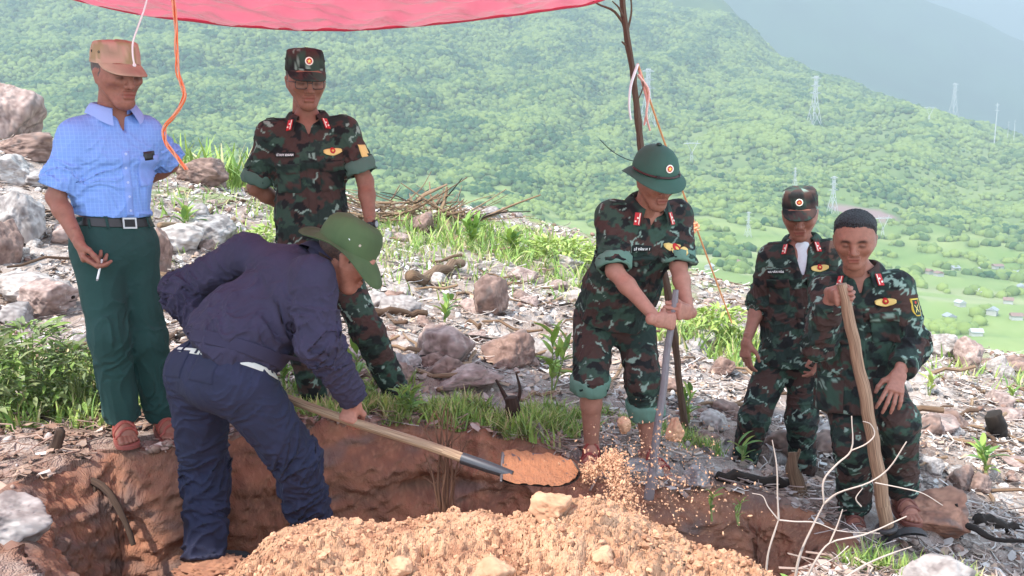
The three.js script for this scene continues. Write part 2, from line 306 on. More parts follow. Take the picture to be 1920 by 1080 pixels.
function boneD(B, p, fine) {
  const px = p[0] - B.a[0], py = p[1] - B.a[1], pz = p[2] - B.a[2], t = (px * B.ab[0] + py * B.ab[1] + pz * B.ab[2]) / B.L2, c = t < 0 ? 0 : t > 1 ? 1 : t;
  const qx = px - B.ab[0] * c, qy = py - B.ab[1] * c, qz = pz - B.ab[2] * c; let d;
  if (B.round) d = Math.sqrt(qx * qx + qy * qy + qz * qz) - lerp(B.ra[0], B.rb[0], c);
  else {
    const rs = lerp(B.ra[0], B.rb[0], c), rf = lerp(B.ra[1], B.rb[1], c), m = Math.min(rs, rf);
    const s = Math.abs(qx * B.s[0] + qy * B.s[1] + qz * B.s[2]) / rs, f = Math.abs(qx * B.f[0] + qy * B.f[1] + qz * B.f[2]) / rf, a = Math.abs(qx * B.ax[0] + qy * B.ax[1] + qz * B.ax[2]) / (B.cap ?? m);
    const e = B.pow ? Math.pow(s ** B.pow + f ** B.pow + a ** B.pow, 1 / B.pow) : Math.sqrt(s * s + f * f + a * a); d = (e - 1) * m;
  }
  if (fine && B.wr && d < 0.03 && d > -0.04) {
    const ls = px * B.s[0] + py * B.s[1] + pz * B.s[2], lf = px * B.f[0] + py * B.f[1] + pz * B.f[2], am = B.bend ? 0.45 + 1.1 * Math.exp(-(((B.bend > 0 ? 1 - t : t) * B.L / 0.11) ** 2)) : 1;
    d -= B.wr * am * wrinkle(ls, t * B.L, lf, B);
  }
  if (B.flatB) d = Math.max(d, (t - 1) * B.L);
  if (B.flatA) d = Math.max(d, -t * B.L);
  return d;
}
const smin = (a, b, k) => { const h = Math.max(k - Math.abs(a - b), 0) / k; return Math.min(a, b) - h * h * k * 0.25; };
const smax = (a, b, k) => -smin(-a, -b, k);
function field(bones) {
  return (p, fine = true) => { let d = 1e3; for (const B of bones) { const far2 = Math.hypot(p[0] - B.mid[0], p[1] - B.mid[1], p[2] - B.mid[2]) - B.reach; if (B.sub ? far2 > -d + 0.01 && far2 > 0.01 : far2 > d) continue; const e = boneD(B, p, fine); d = B.sub ? smax(d, -e, B.k) : smin(d, e, B.k); } return d; };
}
function boneBox(bones, pad = 0.03) {
  const lo = [1e9, 1e9, 1e9], hi = [-1e9, -1e9, -1e9];
  for (const B of bones) if (!B.sub) for (const q of [B.a, B.b]) for (let i = 0; i < 3; i++) { lo[i] = Math.min(lo[i], q[i] - B.rmax - pad); hi[i] = Math.max(hi[i], q[i] + B.rmax + pad); }
  return [lo, hi];
}
function netMesh(f, lo, hi, h, color, uvOf) {
  const n = [0, 1, 2].map((i) => Math.ceil((hi[i] - lo[i]) / h) + 1), [nx, ny, nz] = n, F = new Float32Array(nx * ny * nz), p = [0, 0, 0], S = 4, margin = h * S * 0.9 + 0.022;
  for (let k0 = 0; k0 < nz; k0 += S) for (let j0 = 0; j0 < ny; j0 += S) for (let i0 = 0; i0 < nx; i0 += S) {
    p[0] = lo[0] + (i0 + S / 2 - 0.5) * h; p[1] = lo[1] + (j0 + S / 2 - 0.5) * h; p[2] = lo[2] + (k0 + S / 2 - 0.5) * h;
    const d = f(p, false), skip = Math.abs(d) > margin;
    for (let k = k0; k < Math.min(nz, k0 + S); k++) for (let j = j0; j < Math.min(ny, j0 + S); j++) for (let i = i0; i < Math.min(nx, i0 + S); i++) {
      if (skip) F[(k * ny + j) * nx + i] = d; else { p[0] = lo[0] + i * h; p[1] = lo[1] + j * h; p[2] = lo[2] + k * h; F[(k * ny + j) * nx + i] = f(p, true); }
    }
  }
  const id = new Int32Array(nx * ny * nz).fill(-1), pos = [], idx = [], sx = 1, sy = nx, sz = nx * ny;
  const E = [[0, sx], [0, sy], [0, sz], [sx, sx + sy], [sx, sx + sz], [sy, sy + sx], [sy, sy + sz], [sz, sz + sx], [sz, sz + sy], [sx + sy, sx + sy + sz], [sx + sz, sx + sy + sz], [sy + sz, sx + sy + sz]];
  const off = (o) => [o % nx, Math.floor(o / nx) % ny, Math.floor(o / sz)];
  const EC = E.map(([a, b]) => [a, b, off(a), off(b)]);
  for (let k = 0; k < nz - 1; k++) for (let j = 0; j < ny - 1; j++) for (let i = 0; i < nx - 1; i++) {
    const o = (k * ny + j) * nx + i; let c = 0, x = 0, y = 0, z = 0;
    const s0 = F[o] < 0; if (s0 === F[o + sx] < 0 && s0 === F[o + sy] < 0 && s0 === F[o + sz] < 0 && s0 === F[o + sx + sy] < 0 && s0 === F[o + sx + sz] < 0 && s0 === F[o + sy + sz] < 0 && s0 === F[o + sx + sy + sz] < 0) continue;
    for (const [a, b, A, B] of EC) { const u = F[o + a], v = F[o + b]; if (u < 0 === v < 0) continue; const t = u / (u - v); x += A[0] + t * (B[0] - A[0]); y += A[1] + t * (B[1] - A[1]); z += A[2] + t * (B[2] - A[2]); c++; }
    id[o] = pos.length / 3; pos.push(lo[0] + (i + x / c) * h, lo[1] + (j + y / c) * h, lo[2] + (k + z / c) * h);
  }
  const quad = (a, b, c, d, flipq) => { if (a < 0 || b < 0 || c < 0 || d < 0) return; flipq ? idx.push(a, c, b, a, d, c) : idx.push(a, b, c, a, c, d); };
  for (let k = 1; k < nz - 1; k++) for (let j = 1; j < ny - 1; j++) for (let i = 1; i < nx - 1; i++) {
    const o = (k * ny + j) * nx + i, u = F[o] < 0;
    if (u !== F[o + sx] < 0) quad(id[o - sy - sz], id[o - sz], id[o], id[o - sy], !u);
    if (u !== F[o + sy] < 0) quad(id[o - sx - sz], id[o - sx], id[o], id[o - sz], !u);
    if (u !== F[o + sz] < 0) quad(id[o - sx - sy], id[o - sy], id[o], id[o - sx], !u);
  }
  const N = pos.length / 3, nor = new Float32Array(N * 3), col = color ? new Float32Array(N * 3) : null, uv = uvOf ? new Float32Array(N * 2) : null, e = h * 0.45;
  for (let v = 0; v < N; v++) {
    const q = [pos[v * 3], pos[v * 3 + 1], pos[v * 3 + 2]];
    const a = f([q[0] + e, q[1] - e, q[2] - e]), b = f([q[0] - e, q[1] - e, q[2] + e]), c = f([q[0] - e, q[1] + e, q[2] - e]), d = f([q[0] + e, q[1] + e, q[2] + e]);
    let g = [a - b - c + d, -a - b + c + d, -a + b - c + d]; const gl = len3(g), s = clamp((a + b + c + d) / 4 / Math.max(0.4, gl / (4 * e)), -0.4 * h, 0.4 * h); g = mul3(g, 1 / (gl || 1));
    for (let i = 0; i < 3; i++) { pos[v * 3 + i] -= g[i] * s; nor[v * 3 + i] = g[i]; }
    if (col) col.set(color(q, g), v * 3);
    if (uv) uv.set(uvOf(q, g), v * 2);
  }
  const g = new THREE.BufferGeometry(); g.setAttribute('position', new THREE.Float32BufferAttribute(pos, 3)); g.setAttribute('normal', new THREE.BufferAttribute(nor, 3));
  if (col) g.setAttribute('color', new THREE.BufferAttribute(col, 3)); if (uv) g.setAttribute('uv', new THREE.BufferAttribute(uv, 2)); g.setIndex(idx);
  let agree = 0; for (let t = 0; t < idx.length; t += 30) { const A = idx[t] * 3, b = idx[t + 1] * 3, c = idx[t + 2] * 3, e1 = [pos[b] - pos[A], pos[b + 1] - pos[A + 1], pos[b + 2] - pos[A + 2]], e2 = [pos[c] - pos[A], pos[c + 1] - pos[A + 1], pos[c + 2] - pos[A + 2]]; agree += Math.sign(dot3(cross3(e1, e2), [nor[A], nor[A + 1], nor[A + 2]])); }
  if (agree < 0) { const q = g.index.array; for (let t = 0; t < q.length; t += 3) { const w = q[t]; q[t] = q[t + 1]; q[t + 1] = w; } }
  return g;
}
const boneMesh = (bones, h, color, uvOf) => netMesh(field(bones), ...boneBox(bones), h, color, uvOf);
const frame = (x, y, z, o) => new THREE.Matrix4().makeBasis(V(x), V(y), V(z)).setPosition(V(o));

// skin with lips, brows, lashes, stubble
function headBones(o) {
  const w = o.wide ?? 1, B = [
    bone([0, 0.034, -0.03], [0, 0.034, 0.006], [0.074 * w, 0.084], [0.07 * w, 0.08], { cap: 0.078 }),
    bone([0, 0.0, 0.028], [0, -0.08, 0.05], 0.06 * w, 0.033, { k: 0.05 }),
    bone([0.05 * w, -0.03, 0.008], [0.016, -0.09, 0.056], 0.02, 0.017, { k: 0.03 }), bone([-0.05 * w, -0.03, 0.008], [-0.016, -0.09, 0.056], 0.02, 0.017, { k: 0.03 }),
    bone([0.042 * w, -0.018, 0.062], [0.05 * w, -0.012, 0.04], 0.02, 0.018, { k: 0.025 }), bone([-0.042 * w, -0.018, 0.062], [-0.05 * w, -0.012, 0.04], 0.02, 0.018, { k: 0.025 }),
    bone([-0.038, 0.024, 0.077], [0.038, 0.024, 0.077], 0.012, 0.012, { k: 0.022 }),
    bone([0.032, 0.004, 0.102], [0.032, 0.004, 0.103], 0.016, 0.016, { k: 0.014, sub: true }), bone([-0.032, 0.004, 0.102], [-0.032, 0.004, 0.103], 0.016, 0.016, { k: 0.014, sub: true }),
    bone([0.032, 0.002, 0.077], [0.032, 0.002, 0.078], 0.0135, 0.0135, { k: 0.005 }), bone([-0.032, 0.002, 0.077], [-0.032, 0.002, 0.078], 0.0135, 0.0135, { k: 0.005 }),
    bone([0, 0.02, 0.088], [0, -0.027, 0.108], 0.008, 0.0125, { k: 0.012 }), bone([0.013, -0.031, 0.095], [0.012, -0.03, 0.09], 0.009, 0.008, { k: 0.007 }), bone([-0.013, -0.031, 0.095], [-0.012, -0.03, 0.09], 0.009, 0.008, { k: 0.007 }),
    bone([0, -0.09, 0.07], [0, -0.092, 0.066], 0.017, 0.017, { k: 0.02 }),
    bone([-0.02, -0.0545, 0.088], [0.02, -0.0545, 0.088], 0.0075, 0.0075, { k: 0.008 }), bone([-0.016, -0.068, 0.087], [0.016, -0.068, 0.087], 0.008, 0.008, { k: 0.008 }),
    bone([-0.026, -0.0612, 0.1], [0.026, -0.0612, 0.1], 0.0042, 0.0042, { k: 0.004, sub: true }),
    bone([0.072 * w, 0.012, -0.012], [0.069 * w, -0.024, -0.004], [0.018, 0.009], [0.012, 0.008], { s: [0.35, 0, -1], k: 0.008 }), bone([-0.072 * w, 0.012, -0.012], [-0.069 * w, -0.024, -0.004], [0.018, 0.009], [0.012, 0.008], { s: [-0.35, 0, -1], k: 0.008 }),
    bone([0, -0.04, -0.03], [0, -0.15, -0.045], [0.046, 0.05], [0.05, 0.052], { k: 0.025 }),
  ];
  if (o.gaunt) B.push(bone([0.052, -0.05, 0.07], [0.05, -0.055, 0.068], 0.016, 0.016, { k: 0.03, sub: true }), bone([-0.052, -0.05, 0.07], [-0.05, -0.055, 0.068], 0.016, 0.016, { k: 0.03, sub: true }));
  return B;
}
function headGeo(skin, o = {}) {
  const w = o.wide ?? 1, B = headBones(o), hair = o.hair ?? [0.018, 0.015, 0.014];
  const color = (p) => {
    const [x, y, z] = p, ax = Math.abs(x); let c = mul3(skin, 1 + 0.10 * noise(x * 40, y * 40, z * 40) + 0.08 * noise(x * 110, y * 110, z * 110));
    const lip = Math.exp(-(((y + 0.0612) / 0.009) ** 2) - (ax / 0.02) ** 4); if (z > 0.07) c = mix3(c, mul3([skin[0] * 0.85, skin[1] * 0.55, skin[2] * 0.6], 1), clamp(lip * 1.1) * 0.8);
    if (z > 0.07) c = mix3(c, [skin[0] * 0.6, skin[1] * 0.32, skin[2] * 0.32], 0.7 * Math.exp(-(((y + 0.0612) / 0.0025) ** 2) - (ax / 0.024) ** 6));
    const bx = (ax - 0.033) / 0.021, by = (y - 0.0235 + 0.004 * bx * bx) / 0.0068; if (z > 0.045) c = mix3(c, hair, 0.9 * Math.exp(-(bx ** 4) - by * by));
    const ex = (ax - 0.032) / 0.0145, ey = (y + 0.0015 - 0.002 * (1 - ex * ex)) / 0.0044; if (z > 0.06) c = mix3(c, [0.02, 0.014, 0.012], 0.95 * Math.exp(-(ex ** 6) - ey * ey));
    if (z > 0.06 && y > -0.009 && y < 0.013) c = mix3(c, mul3(skin, 0.72), 0.5 * Math.exp(-(((ax - 0.032) / 0.017) ** 4)));
    const line = (o.fade ? 0.084 : 0.058) - 0.55 * Math.max(0, ax - 0.03) * (z > 0.02 ? 1 : 0), side = z < 0.03 && y > -0.012 - (z < -0.045 ? 0.045 : 0) + Math.max(0, z - 0.005) * 1.2 && !(ax > 0.0755 * w && z > -0.035 && y < 0.03);
    if (y > line || (side && z < 0.026) || (z < -0.04 && y > -0.06)) c = mix3(c, hair, o.fade ? clamp((y + 0.03) / 0.05) * 0.9 + 0.05 : 0.88 + 0.1 * noise(x * 150, y * 150, z * 150));
    return c;
  };
  return netMesh(field(B), [-0.1, -0.17, -0.12], [0.1, 0.13, 0.135], 0.0032, color);
}
// hand: wrist at the origin, y along the fingers, z out of the palm, thumb on +x (right hand)
function handGeo(skin, left, o) {
  const m = left ? -1 : 1, B = [bone([0, -0.035, 0], [0, 0.012, 0], [0.024, 0.019], [0.025, 0.017], { k: 0.02 }), bone([0, 0.012, 0], [0, 0.078, 0], [0.027, 0.017], [0.037, 0.0135], { k: 0.02, pow: 2.6 })];
  const S = [[0.028, 0.086, 0.044, 0.026, 0.021], [0.0095, 0.09, 0.048, 0.029, 0.022], [-0.0095, 0.087, 0.045, 0.027, 0.021], [-0.027, 0.079, 0.035, 0.021, 0.018]];
  S.forEach(([x, y, l1, l2, l3], i) => {
    const cu = o.curl[i] ?? o.curl[0]; let p = [x * m, y - 0.012, 0.001], a = 0; const sp = (o.spread ?? 0.06) * (1.5 - i) * m;
    [[0.014 + l1, 0.0098, 0.0088, cu[0]], [l2, 0.0086, 0.0078, cu[1]], [l3, 0.0078, 0.0066, cu[2]]].forEach(([l, r0, r1, c]) => { a += c * Math.PI / 180; const d = [Math.sin(sp) * Math.cos(a), Math.cos(sp) * Math.cos(a), Math.sin(a)], q = add3(p, mul3(d, l)); B.push(bone(p, q, r0, r1, { k: 0.0035 })); p = q; });
  });
  const t = o.thumb ?? [[0.75, 0.6, 0.35], [0.35, 0.85, 0.4], [0.1, 0.9, 0.45]]; let p = [0.018 * m, 0.022, 0.004];
  t.forEach((d, i) => { const q = add3(p, mul3(nrm3([d[0] * m, d[1], d[2]]), [0.044, 0.032, 0.026][i])); B.push(bone(p, q, [0.014, 0.0108, 0.0098][i], [0.0112, 0.0098, 0.0078][i], { k: i ? 0.005 : 0.016 })); p = q; });
  return boneMesh(B, 0.0031, (q) => mul3(skin, 1 + 0.12 * noise(q[0] * 60, q[1] * 60, q[2] * 60)));
}
// foot: heel at the origin, toes towards +z, sole at y = 0
function footBones(m) {
  const B = [bone([0, 0.034, 0.035], [0, 0.085, 0.05], 0.033, 0.036, { k: 0.02 }), bone([0, 0.032, 0.04], [0.004 * m, 0.026, 0.165], [0.03, 0.03], [0.04, 0.02], { s: [1, 0, 0], k: 0.03 }), bone([0, 0.075, 0.055], [0, 0.036, 0.15], 0.03, 0.022, { k: 0.03 })];
  [[0.027, 0.232, 0.0125], [0.008, 0.232, 0.0095], [-0.008, 0.226, 0.009], [-0.022, 0.217, 0.0085], [-0.034, 0.205, 0.008]].forEach(([x, z, r]) => B.push(bone([x * m * 0.95, 0.016, 0.175], [x * m, 0.012, z], r * 1.15, r, { k: 0.005 })));
  return B;
}
const CAMO = { base: [0.012, 0.025, 0.019], mid: [0.028, 0.058, 0.039], brown: [0.050, 0.024, 0.018], black: [0.005, 0.0055, 0.0055], light: [0.21, 0.29, 0.235] };
function camo(seed, lightAmt = 1) {
  return (p) => {
    const x = p[0] + seed, y = p[1] - seed * 0.7, z = p[2] + seed * 0.3, wx = 0.012 * noise(x * 21, y * 21, z * 21), wy = 0.012 * noiseB(x * 21, y * 21, z * 21);
    let c = CAMO.base;
    if (fbm((x + wx) * 6, (y + wy) * 9, z * 6, 3) > 0.06) c = CAMO.mid;
    if (fbm((x + wx) * 5 + 9, (y + wy) * 11, z * 5, 3) > 0.05) c = CAMO.brown;
    if (noiseB((x + wx) * 9 + 3, (y + wy) * 13, z * 9) > 0.42) c = CAMO.black;
    const r = Math.abs(noise((x + wx * 1.5) * 7 + 30, (y + wy * 1.5) * 9.5, z * 7 - 4)), g = noiseB(x * 8 - 12, y * 9.5 + 3, z * 8 + 5);
    if (g > 0.2 && r < 0.095 * lightAmt * (0.5 + g)) c = CAMO.light;
    const n = 1 + 0.1 * noise(x * 55, y * 55, z * 55); return [c[0] * n, c[1] * n, c[2] * n];
  };
}
const plainCloth = (c, amt = 0.12) => (p) => mul3(c, 1 + amt * fbm(p[0] * 7, p[1] * 7, p[2] * 7, 3) + 0.05 * noise(p[0] * 70, p[1] * 70, p[2] * 70));
const trousersCol = plainCloth;
// surface march: first hit from p along dir
function hit(f, p, dir) { const d = nrm3(dir); let q = p; for (let i = 0; i < 60 && Math.hypot(q[0] - p[0], q[1] - p[1], q[2] - p[2]) < 0.34; i++) { const s = f(q); if (s < 0.0004) break; q = add3(q, mul3(d, Math.max(0.0008, s * 0.7))); } return q; }
function grad(f, q, e = 0.006) { return nrm3([f([q[0] + e, q[1], q[2]]) - f([q[0] - e, q[1], q[2]]), f([q[0], q[1] + e, q[2]]) - f([q[0], q[1] - e, q[2]]), f([q[0], q[1], q[2] + e]) - f([q[0], q[1], q[2] - e])]); }
// a thin piece lying on a cloth surface: centre c, axes r (right) and u (up), pressed along -n
function patch(f, c, r, u, n, w, h, th, o = {}) {
  const nu = o.nu ?? Math.max(3, Math.ceil(w / 0.012)), nv = o.nv ?? Math.max(3, Math.ceil(h / 0.012)); r = nrm3(r); u = nrm3(u); n = nrm3(n);
  return sheet(nu + 2, nv + 2, (a, b, i, j) => {
    const s = clamp((i - 1) / nu), t = clamp((j - 1) / nv), edge = i === 0 || j === 0 || i === nu + 2 || j === nv + 2;
    let x = (s - 0.5) * w, y = (t - 0.5) * h; if (o.shape) [x, y] = o.shape(x, y, w, h);
    const st = add3(add3(c, mul3(n, 0.2)), add3(mul3(r, x), mul3(u, y))), q = hit((p) => f(p, !o.smooth), st, mul3(n, -1));
    return [...add3(q, mul3(n, edge ? -0.004 : th)), s, t];
  }, o.color);
}
// turned-up cuff: a thick band round a limb
function cuffGeo(c, ax, r, h, th, color, seed) {
  ax = nrm3(ax); const s = nrm3(cross3(ax, Math.abs(ax[1]) < 0.9 ? [0, 1, 0] : [1, 0, 0])), f = cross3(ax, s), prof = [[-0.5, -0.4], [-0.5, 0.6], [-0.35, 1], [0, 1.15], [0.35, 1], [0.5, 0.55], [0.5, -0.4]];
  return flip(sheet(36, prof.length - 1, (u, v) => {
    const a = u * 6.28318, k = prof[Math.round(v * (prof.length - 1))], cs = Math.cos(a), sn = Math.sin(a), n = noise(cs * 1.5 + seed, sn * 1.5, k[0] * 3 + seed), R = r + th * k[1] * (1 + 0.35 * n) + 0.006 * n, H = h * k[0] * (1 + 0.12 * n) + 0.006 * noise(cs + seed, sn, 3);
    return add3(c, add3(mul3(ax, H), add3(mul3(s, cs * R), mul3(f, sn * R))));
  }, color));
}
function collarGeo(N, s, u, f, o, color) {
  const R0 = o.r ?? 0.06, lean = o.open ?? 0.45;
  return sheet(44, 8, (a, b) => {
    const ph = lerp(lean, Math.PI * 2 - lean, a), cs = Math.cos(ph), sn = Math.sin(ph), front = Math.max(0, cs), fk = front * front; // ph 0 = front
    const k = b < 0.4 ? b / 0.4 : (b - 0.4) / 0.6; let R, H;
    if (b < 0.4) { R = R0 + 0.002; H = lerp(-0.02, 0.034 - 0.022 * fk, k); } else { R = R0 + 0.006 + (0.03 + 0.024 * fk) * k; H = lerp(0.036 - 0.022 * fk, -0.008 - 0.055 * fk, k) + 0.006 * Math.sin(k * 3.14); }
    const rs = R * 1.12, rf = R * 1.05; return add3(N, add3(mul3(s, sn * rs), add3(mul3(f, cs * rf + fk * k * 0.012), mul3(u, H))));
  }, color);
}
// caps; head-local axes, brow at z+, fitted round the skull
const oval = (a, rx, rz) => [Math.sin(a) * rx, Math.cos(a) * rz];
function fieldCapGeo(color, tall = 0.085) {
  const prof = [[0.2, 1, 0], [0, 1.0, 0], [0, 1.015, 0.002], [0.18, 1.02, 0.001], [0.2, 1.005, 0], [0.5, 0.985, 0], [0.78, 0.945, 0], [0.9, 0.9, 0], [0.98, 0.82, 0], [1.04, 0.5, 0], [1.05, 0.02, 0]];
  return flip(sheet(56, prof.length - 1, (u, v) => {
    const k = prof[Math.round(v * (prof.length - 1))], a = u * 6.28318, [x, z] = oval(a, 0.081 * k[1], 0.101 * k[1]), n = 0.0022 * noise(x * 38, k[0] * 5, z * 38) * (k[0] > 0.2 ? 1 : 0);
    return [x * (1 + n * 12), 0.042 + k[0] * tall + 0.006 * Math.cos(a) * k[0] + n, z * (1 + n * 12) - 0.012];
  }, color));
}
function visorGeo(color, len = 0.066, drop = 0.034) {
  const top = [], P2 = (u, v, lower) => { const a = lerp(-1.22, 1.22, u), e = Math.pow(Math.max(0, Math.cos(a / 1.22 * 1.5708)), 0.55), [x, z] = oval(a, 0.084, 0.104), k = v * len * e, X = (x / 0.084); return [x * (1 + v * 0.06 * e), 0.05 - drop * v * e * (0.75 + 0.25 * v) - 0.02 * X * X * (0.35 + v * 0.9 * e) - (lower ? 0.004 : 0), z - 0.014 + k]; };
  return flip(sheet(30, 11, (u, v) => (v <= 0.5 ? P2(u, v * 2, true) : P2(u, (1 - v) * 2, false)), color));
}
function badge(parent, pos, dir, up, s = 1) { // enamel roundel: gilt rim, red field, star
  const z = nrm3(dir), x = nrm3(cross3(up, z)), y = cross3(z, x), m = frame(x, y, z, pos), put = (n, g, mat) => { const q = mesh(n, g, mat, parent); q.applyMatrix4(m); return q; };
  const rim = new THREE.TorusGeometry(0.0125 * s, 0.0024 * s, 8, 28), disc = new THREE.CylinderGeometry(0.0125 * s, 0.0125 * s, 0.002, 28); disc.rotateX(Math.PI / 2);
  const sh = new THREE.Shape(); for (let i = 0; i < 10; i++) { const a = i * Math.PI / 5, r = (i % 2 ? 0.0032 : 0.0078) * s; i ? sh.lineTo(Math.sin(a) * r, Math.cos(a) * r) : sh.moveTo(0, r); }
  const st = new THREE.ExtrudeGeometry(sh, { depth: 0.0022, bevelEnabled: false }); st.translate(0, 0, 0.0008);
  put('badge_rim', rim, MAT.cream); put('badge_field', disc, MAT.red); put('badge_star', st, MAT.gilt);
}
const MAT = {
  cloth: vcol(0.93), skin: new THREE.MeshPhysicalMaterial({ color: 0xffffff, vertexColors: true, roughness: 0.52, specularIntensity: 0.55 }), red: std(0.50, 0.012, 0.014, 0.5), gilt: std(0.85, 0.55, 0.13, 0.35, { metalness: 0.6 }), cream: std(0.85, 0.80, 0.66, 0.5),
  black: std(0.012, 0.012, 0.013, 0.45), leather: std(0.016, 0.014, 0.013, 0.42), steel: std(0.62, 0.62, 0.63, 0.3, { metalness: 0.9 }), white: std(0.8, 0.79, 0.77, 0.85), button: std(0.03, 0.045, 0.035, 0.4), rubberRed: std(0.25, 0.035, 0.028, 0.5),
  glass: phys(1, 1, 1, 0.03, { transmission: 1, thickness: 0, ior: 1.3 }), camoLining: std(0.11, 0.20, 0.15, 0.95),
};


// band round a garment: belt, waistband, helmet strap
function bandOn(f, c, s, u, fr, h, th, color, r0 = 0.3, n = 72) {
  const prof = [[-0.5, -0.003], [-0.5, 0.6 * th], [-0.42, th], [0.42, th], [0.5, 0.6 * th], [0.5, -0.003]];
  return sheet(n, prof.length - 1, (a, b) => {
    const k = prof[Math.round(b * (prof.length - 1))], an = a * 6.28318, d = add3(mul3(s, Math.sin(an)), mul3(fr, Math.cos(an))), cc = add3(c, mul3(u, k[0] * h)), q = hit((p) => f(p, false), add3(cc, mul3(d, r0)), mul3(d, -1)); return add3(q, mul3(d, k[1] + 0.002));
  }, color);
}
const ROT = (yaw, pitch, roll = 0) => new THREE.Matrix4().makeRotationFromEuler(new THREE.Euler(pitch * Math.PI / 180, yaw * Math.PI / 180, roll * Math.PI / 180, 'YXZ'));
// wrist of a hand closed on a rod: point on the rod, rod direction (towards the thumb side), direction from wrist to knuckles
function gripFrame(g, rod, yd) { const x = nrm3(rod), y = nrm3(sub3(yd, mul3(x, dot3(yd, x)))), z = cross3(x, y); return { x, y, z, o: sub3(g, add3(mul3(y, 0.088), mul3(z, 0.026))) }; }
const GRIP = [[62, 88, 55], [60, 88, 55], [60, 88, 55], [58, 88, 55]], GRIPTHUMB = [[0.55, 0.55, 0.7], [-0.25, 0.75, 0.65], [-0.75, 0.45, 0.3]];
const RELAX = [[22, 28, 18], [26, 34, 20], [32, 40, 24], [38, 44, 26]];
function person(o) {
  const base = o.base, g = thing('person', o.label, 'person', base), put = (n, geo, m, parent = g) => mesh(n, shift(geo, base), m, parent);
  const { N, W, shR, shL, elR, elL, hipR, hipL, knR, knL, anR, anL } = o.j; let { wrR, wrL } = o.j;
  const hands = {};
  for (const [k, left] of [['R', false], ['L', true]]) {
    const h = o.hand[k]; let fr;
    if (h.grip) fr = gripFrame(h.grip, left ? mul3(h.rod, -1) : h.rod, h.y); else { const y = nrm3(h.y), z = nrm3(sub3(h.palm, mul3(y, dot3(h.palm, y)))); fr = { y, z, x: cross3(y, z), o: k === 'R' ? wrR : wrL }; }
    if (h.grip && left) fr = { ...fr };
    if (k === 'R') wrR = fr.o; else wrL = fr.o; hands[k] = fr;
  }
  const H = mix3(hipR, hipL, 0.5), C = mix3(N, W, 0.42), T = mix3(N, W, 0.1), s = nrm3(sub3(shL, shR)), hs = nrm3(sub3(hipL, hipR)), up = nrm3(sub3(N, W)), u = nrm3(sub3(up, mul3(s, dot3(up, s)))), f = cross3(s, u), b = o.bulk ?? 1;
  const lens = { upperR: len3(sub3(shR, elR)), foreR: len3(sub3(elR, wrR)), upperL: len3(sub3(shL, elL)), foreL: len3(sub3(elL, wrL)), thighR: len3(sub3(hipR, knR)), shinR: len3(sub3(knR, anR)), thighL: len3(sub3(hipL, knL)), shinL: len3(sub3(knL, anL)), sh: len3(sub3(shL, shR)), spine: len3(sub3(N, H)) };

  const hp = o.head.pos, neckTop = add3(hp, V([0, -0.07, -0.03]).applyMatrix4(ROT(o.head.yaw, o.head.pitch, o.head.roll)).toArray());
  // skin
  const B = [bone(H, W, [0.13, 0.09], [0.12, 0.085], { s: hs }), bone(W, C, [0.12, 0.085], [0.14, 0.095], { s }), bone(C, T, [0.14, 0.095], [0.1, 0.07], { s }), bone(shR, shL, 0.038, 0.038, { k: 0.06 }), bone(N, neckTop, 0.05, 0.046, { k: 0.05 })];
  const arm = o.arm ?? 1;
  for (const [a, e, w] of [[shR, elR, wrR], [shL, elL, wrL]]) B.push(bone(a, e, 0.045, 0.037 * arm, { k: 0.03 }), bone(e, mix3(e, w, 0.3), 0.036 * arm, 0.039 * arm, { k: 0.025 }), bone(mix3(e, w, 0.3), w, 0.038 * arm, 0.0245, { k: 0.02 }));
  for (const [h, k, a] of [[hipR, knR, anR], [hipL, knL, anL]]) B.push(bone(h, k, 0.07, 0.048, { k: 0.03 }), bone(k, mix3(k, a, 0.35), 0.046, 0.05, { k: 0.02 }), bone(mix3(k, a, 0.35), a, 0.05, 0.034, { k: 0.02 }));
  const skinC = (p) => mul3(o.skin, 1 + 0.1 * noise(p[0] * 25, p[1] * 25, p[2] * 25) + 0.07 * noise(p[0] * 90, p[1] * 90, p[2] * 90));
  const geos = [boneMesh(B, 0.0085, skinC)];
  const hg = headGeo(o.face ?? o.skin, o.head), hm = ROT(o.head.yaw, o.head.pitch, o.head.roll).scale(new THREE.Vector3(1, 1, 1).multiplyScalar(o.head.scale ?? 1.1)).setPosition(V(hp)); hg.applyMatrix4(hm); geos.push(hg);
  for (const k of ['R', 'L']) { const q = handGeo(o.skin, k === 'L', o.hand[k]), F = hands[k]; q.applyMatrix4(frame(F.x, F.y, F.z, F.o)); geos.push(q); }
  const feet = {};
  for (const [k, an, m, kn] of [['R', anR, -1, knR], ['L', anL, 1, knL]]) { // ankle sits 0.085 above the sole
    const yaw = o.foot[k][0] * Math.PI / 180, pit = (o.foot[k][1] ?? 0) * Math.PI / 180, M = new THREE.Matrix4().makeRotationFromEuler(new THREE.Euler(pit, yaw, 0, 'YXZ')), off = new THREE.Vector3(0, 0.085, 0.05).applyMatrix4(M);
    M.setPosition(an[0] - off.x, an[1] - off.y, an[2] - off.z); feet[k] = M; const q = boneMesh(footBones(m), 0.0045, skinC); q.applyMatrix4(M); geos.push(q);
  }
  put('body', mergeGeometries(geos), MAT.skin);
  // trousers
  const t = o.trousers, TB = [bone(W, H, [0.148 * b, 0.112 * b], [0.165 * b, 0.125 * b], { s: hs, flatA: true, wr: 0.004, seed: o.seed + 1, pow: 2.3 })];
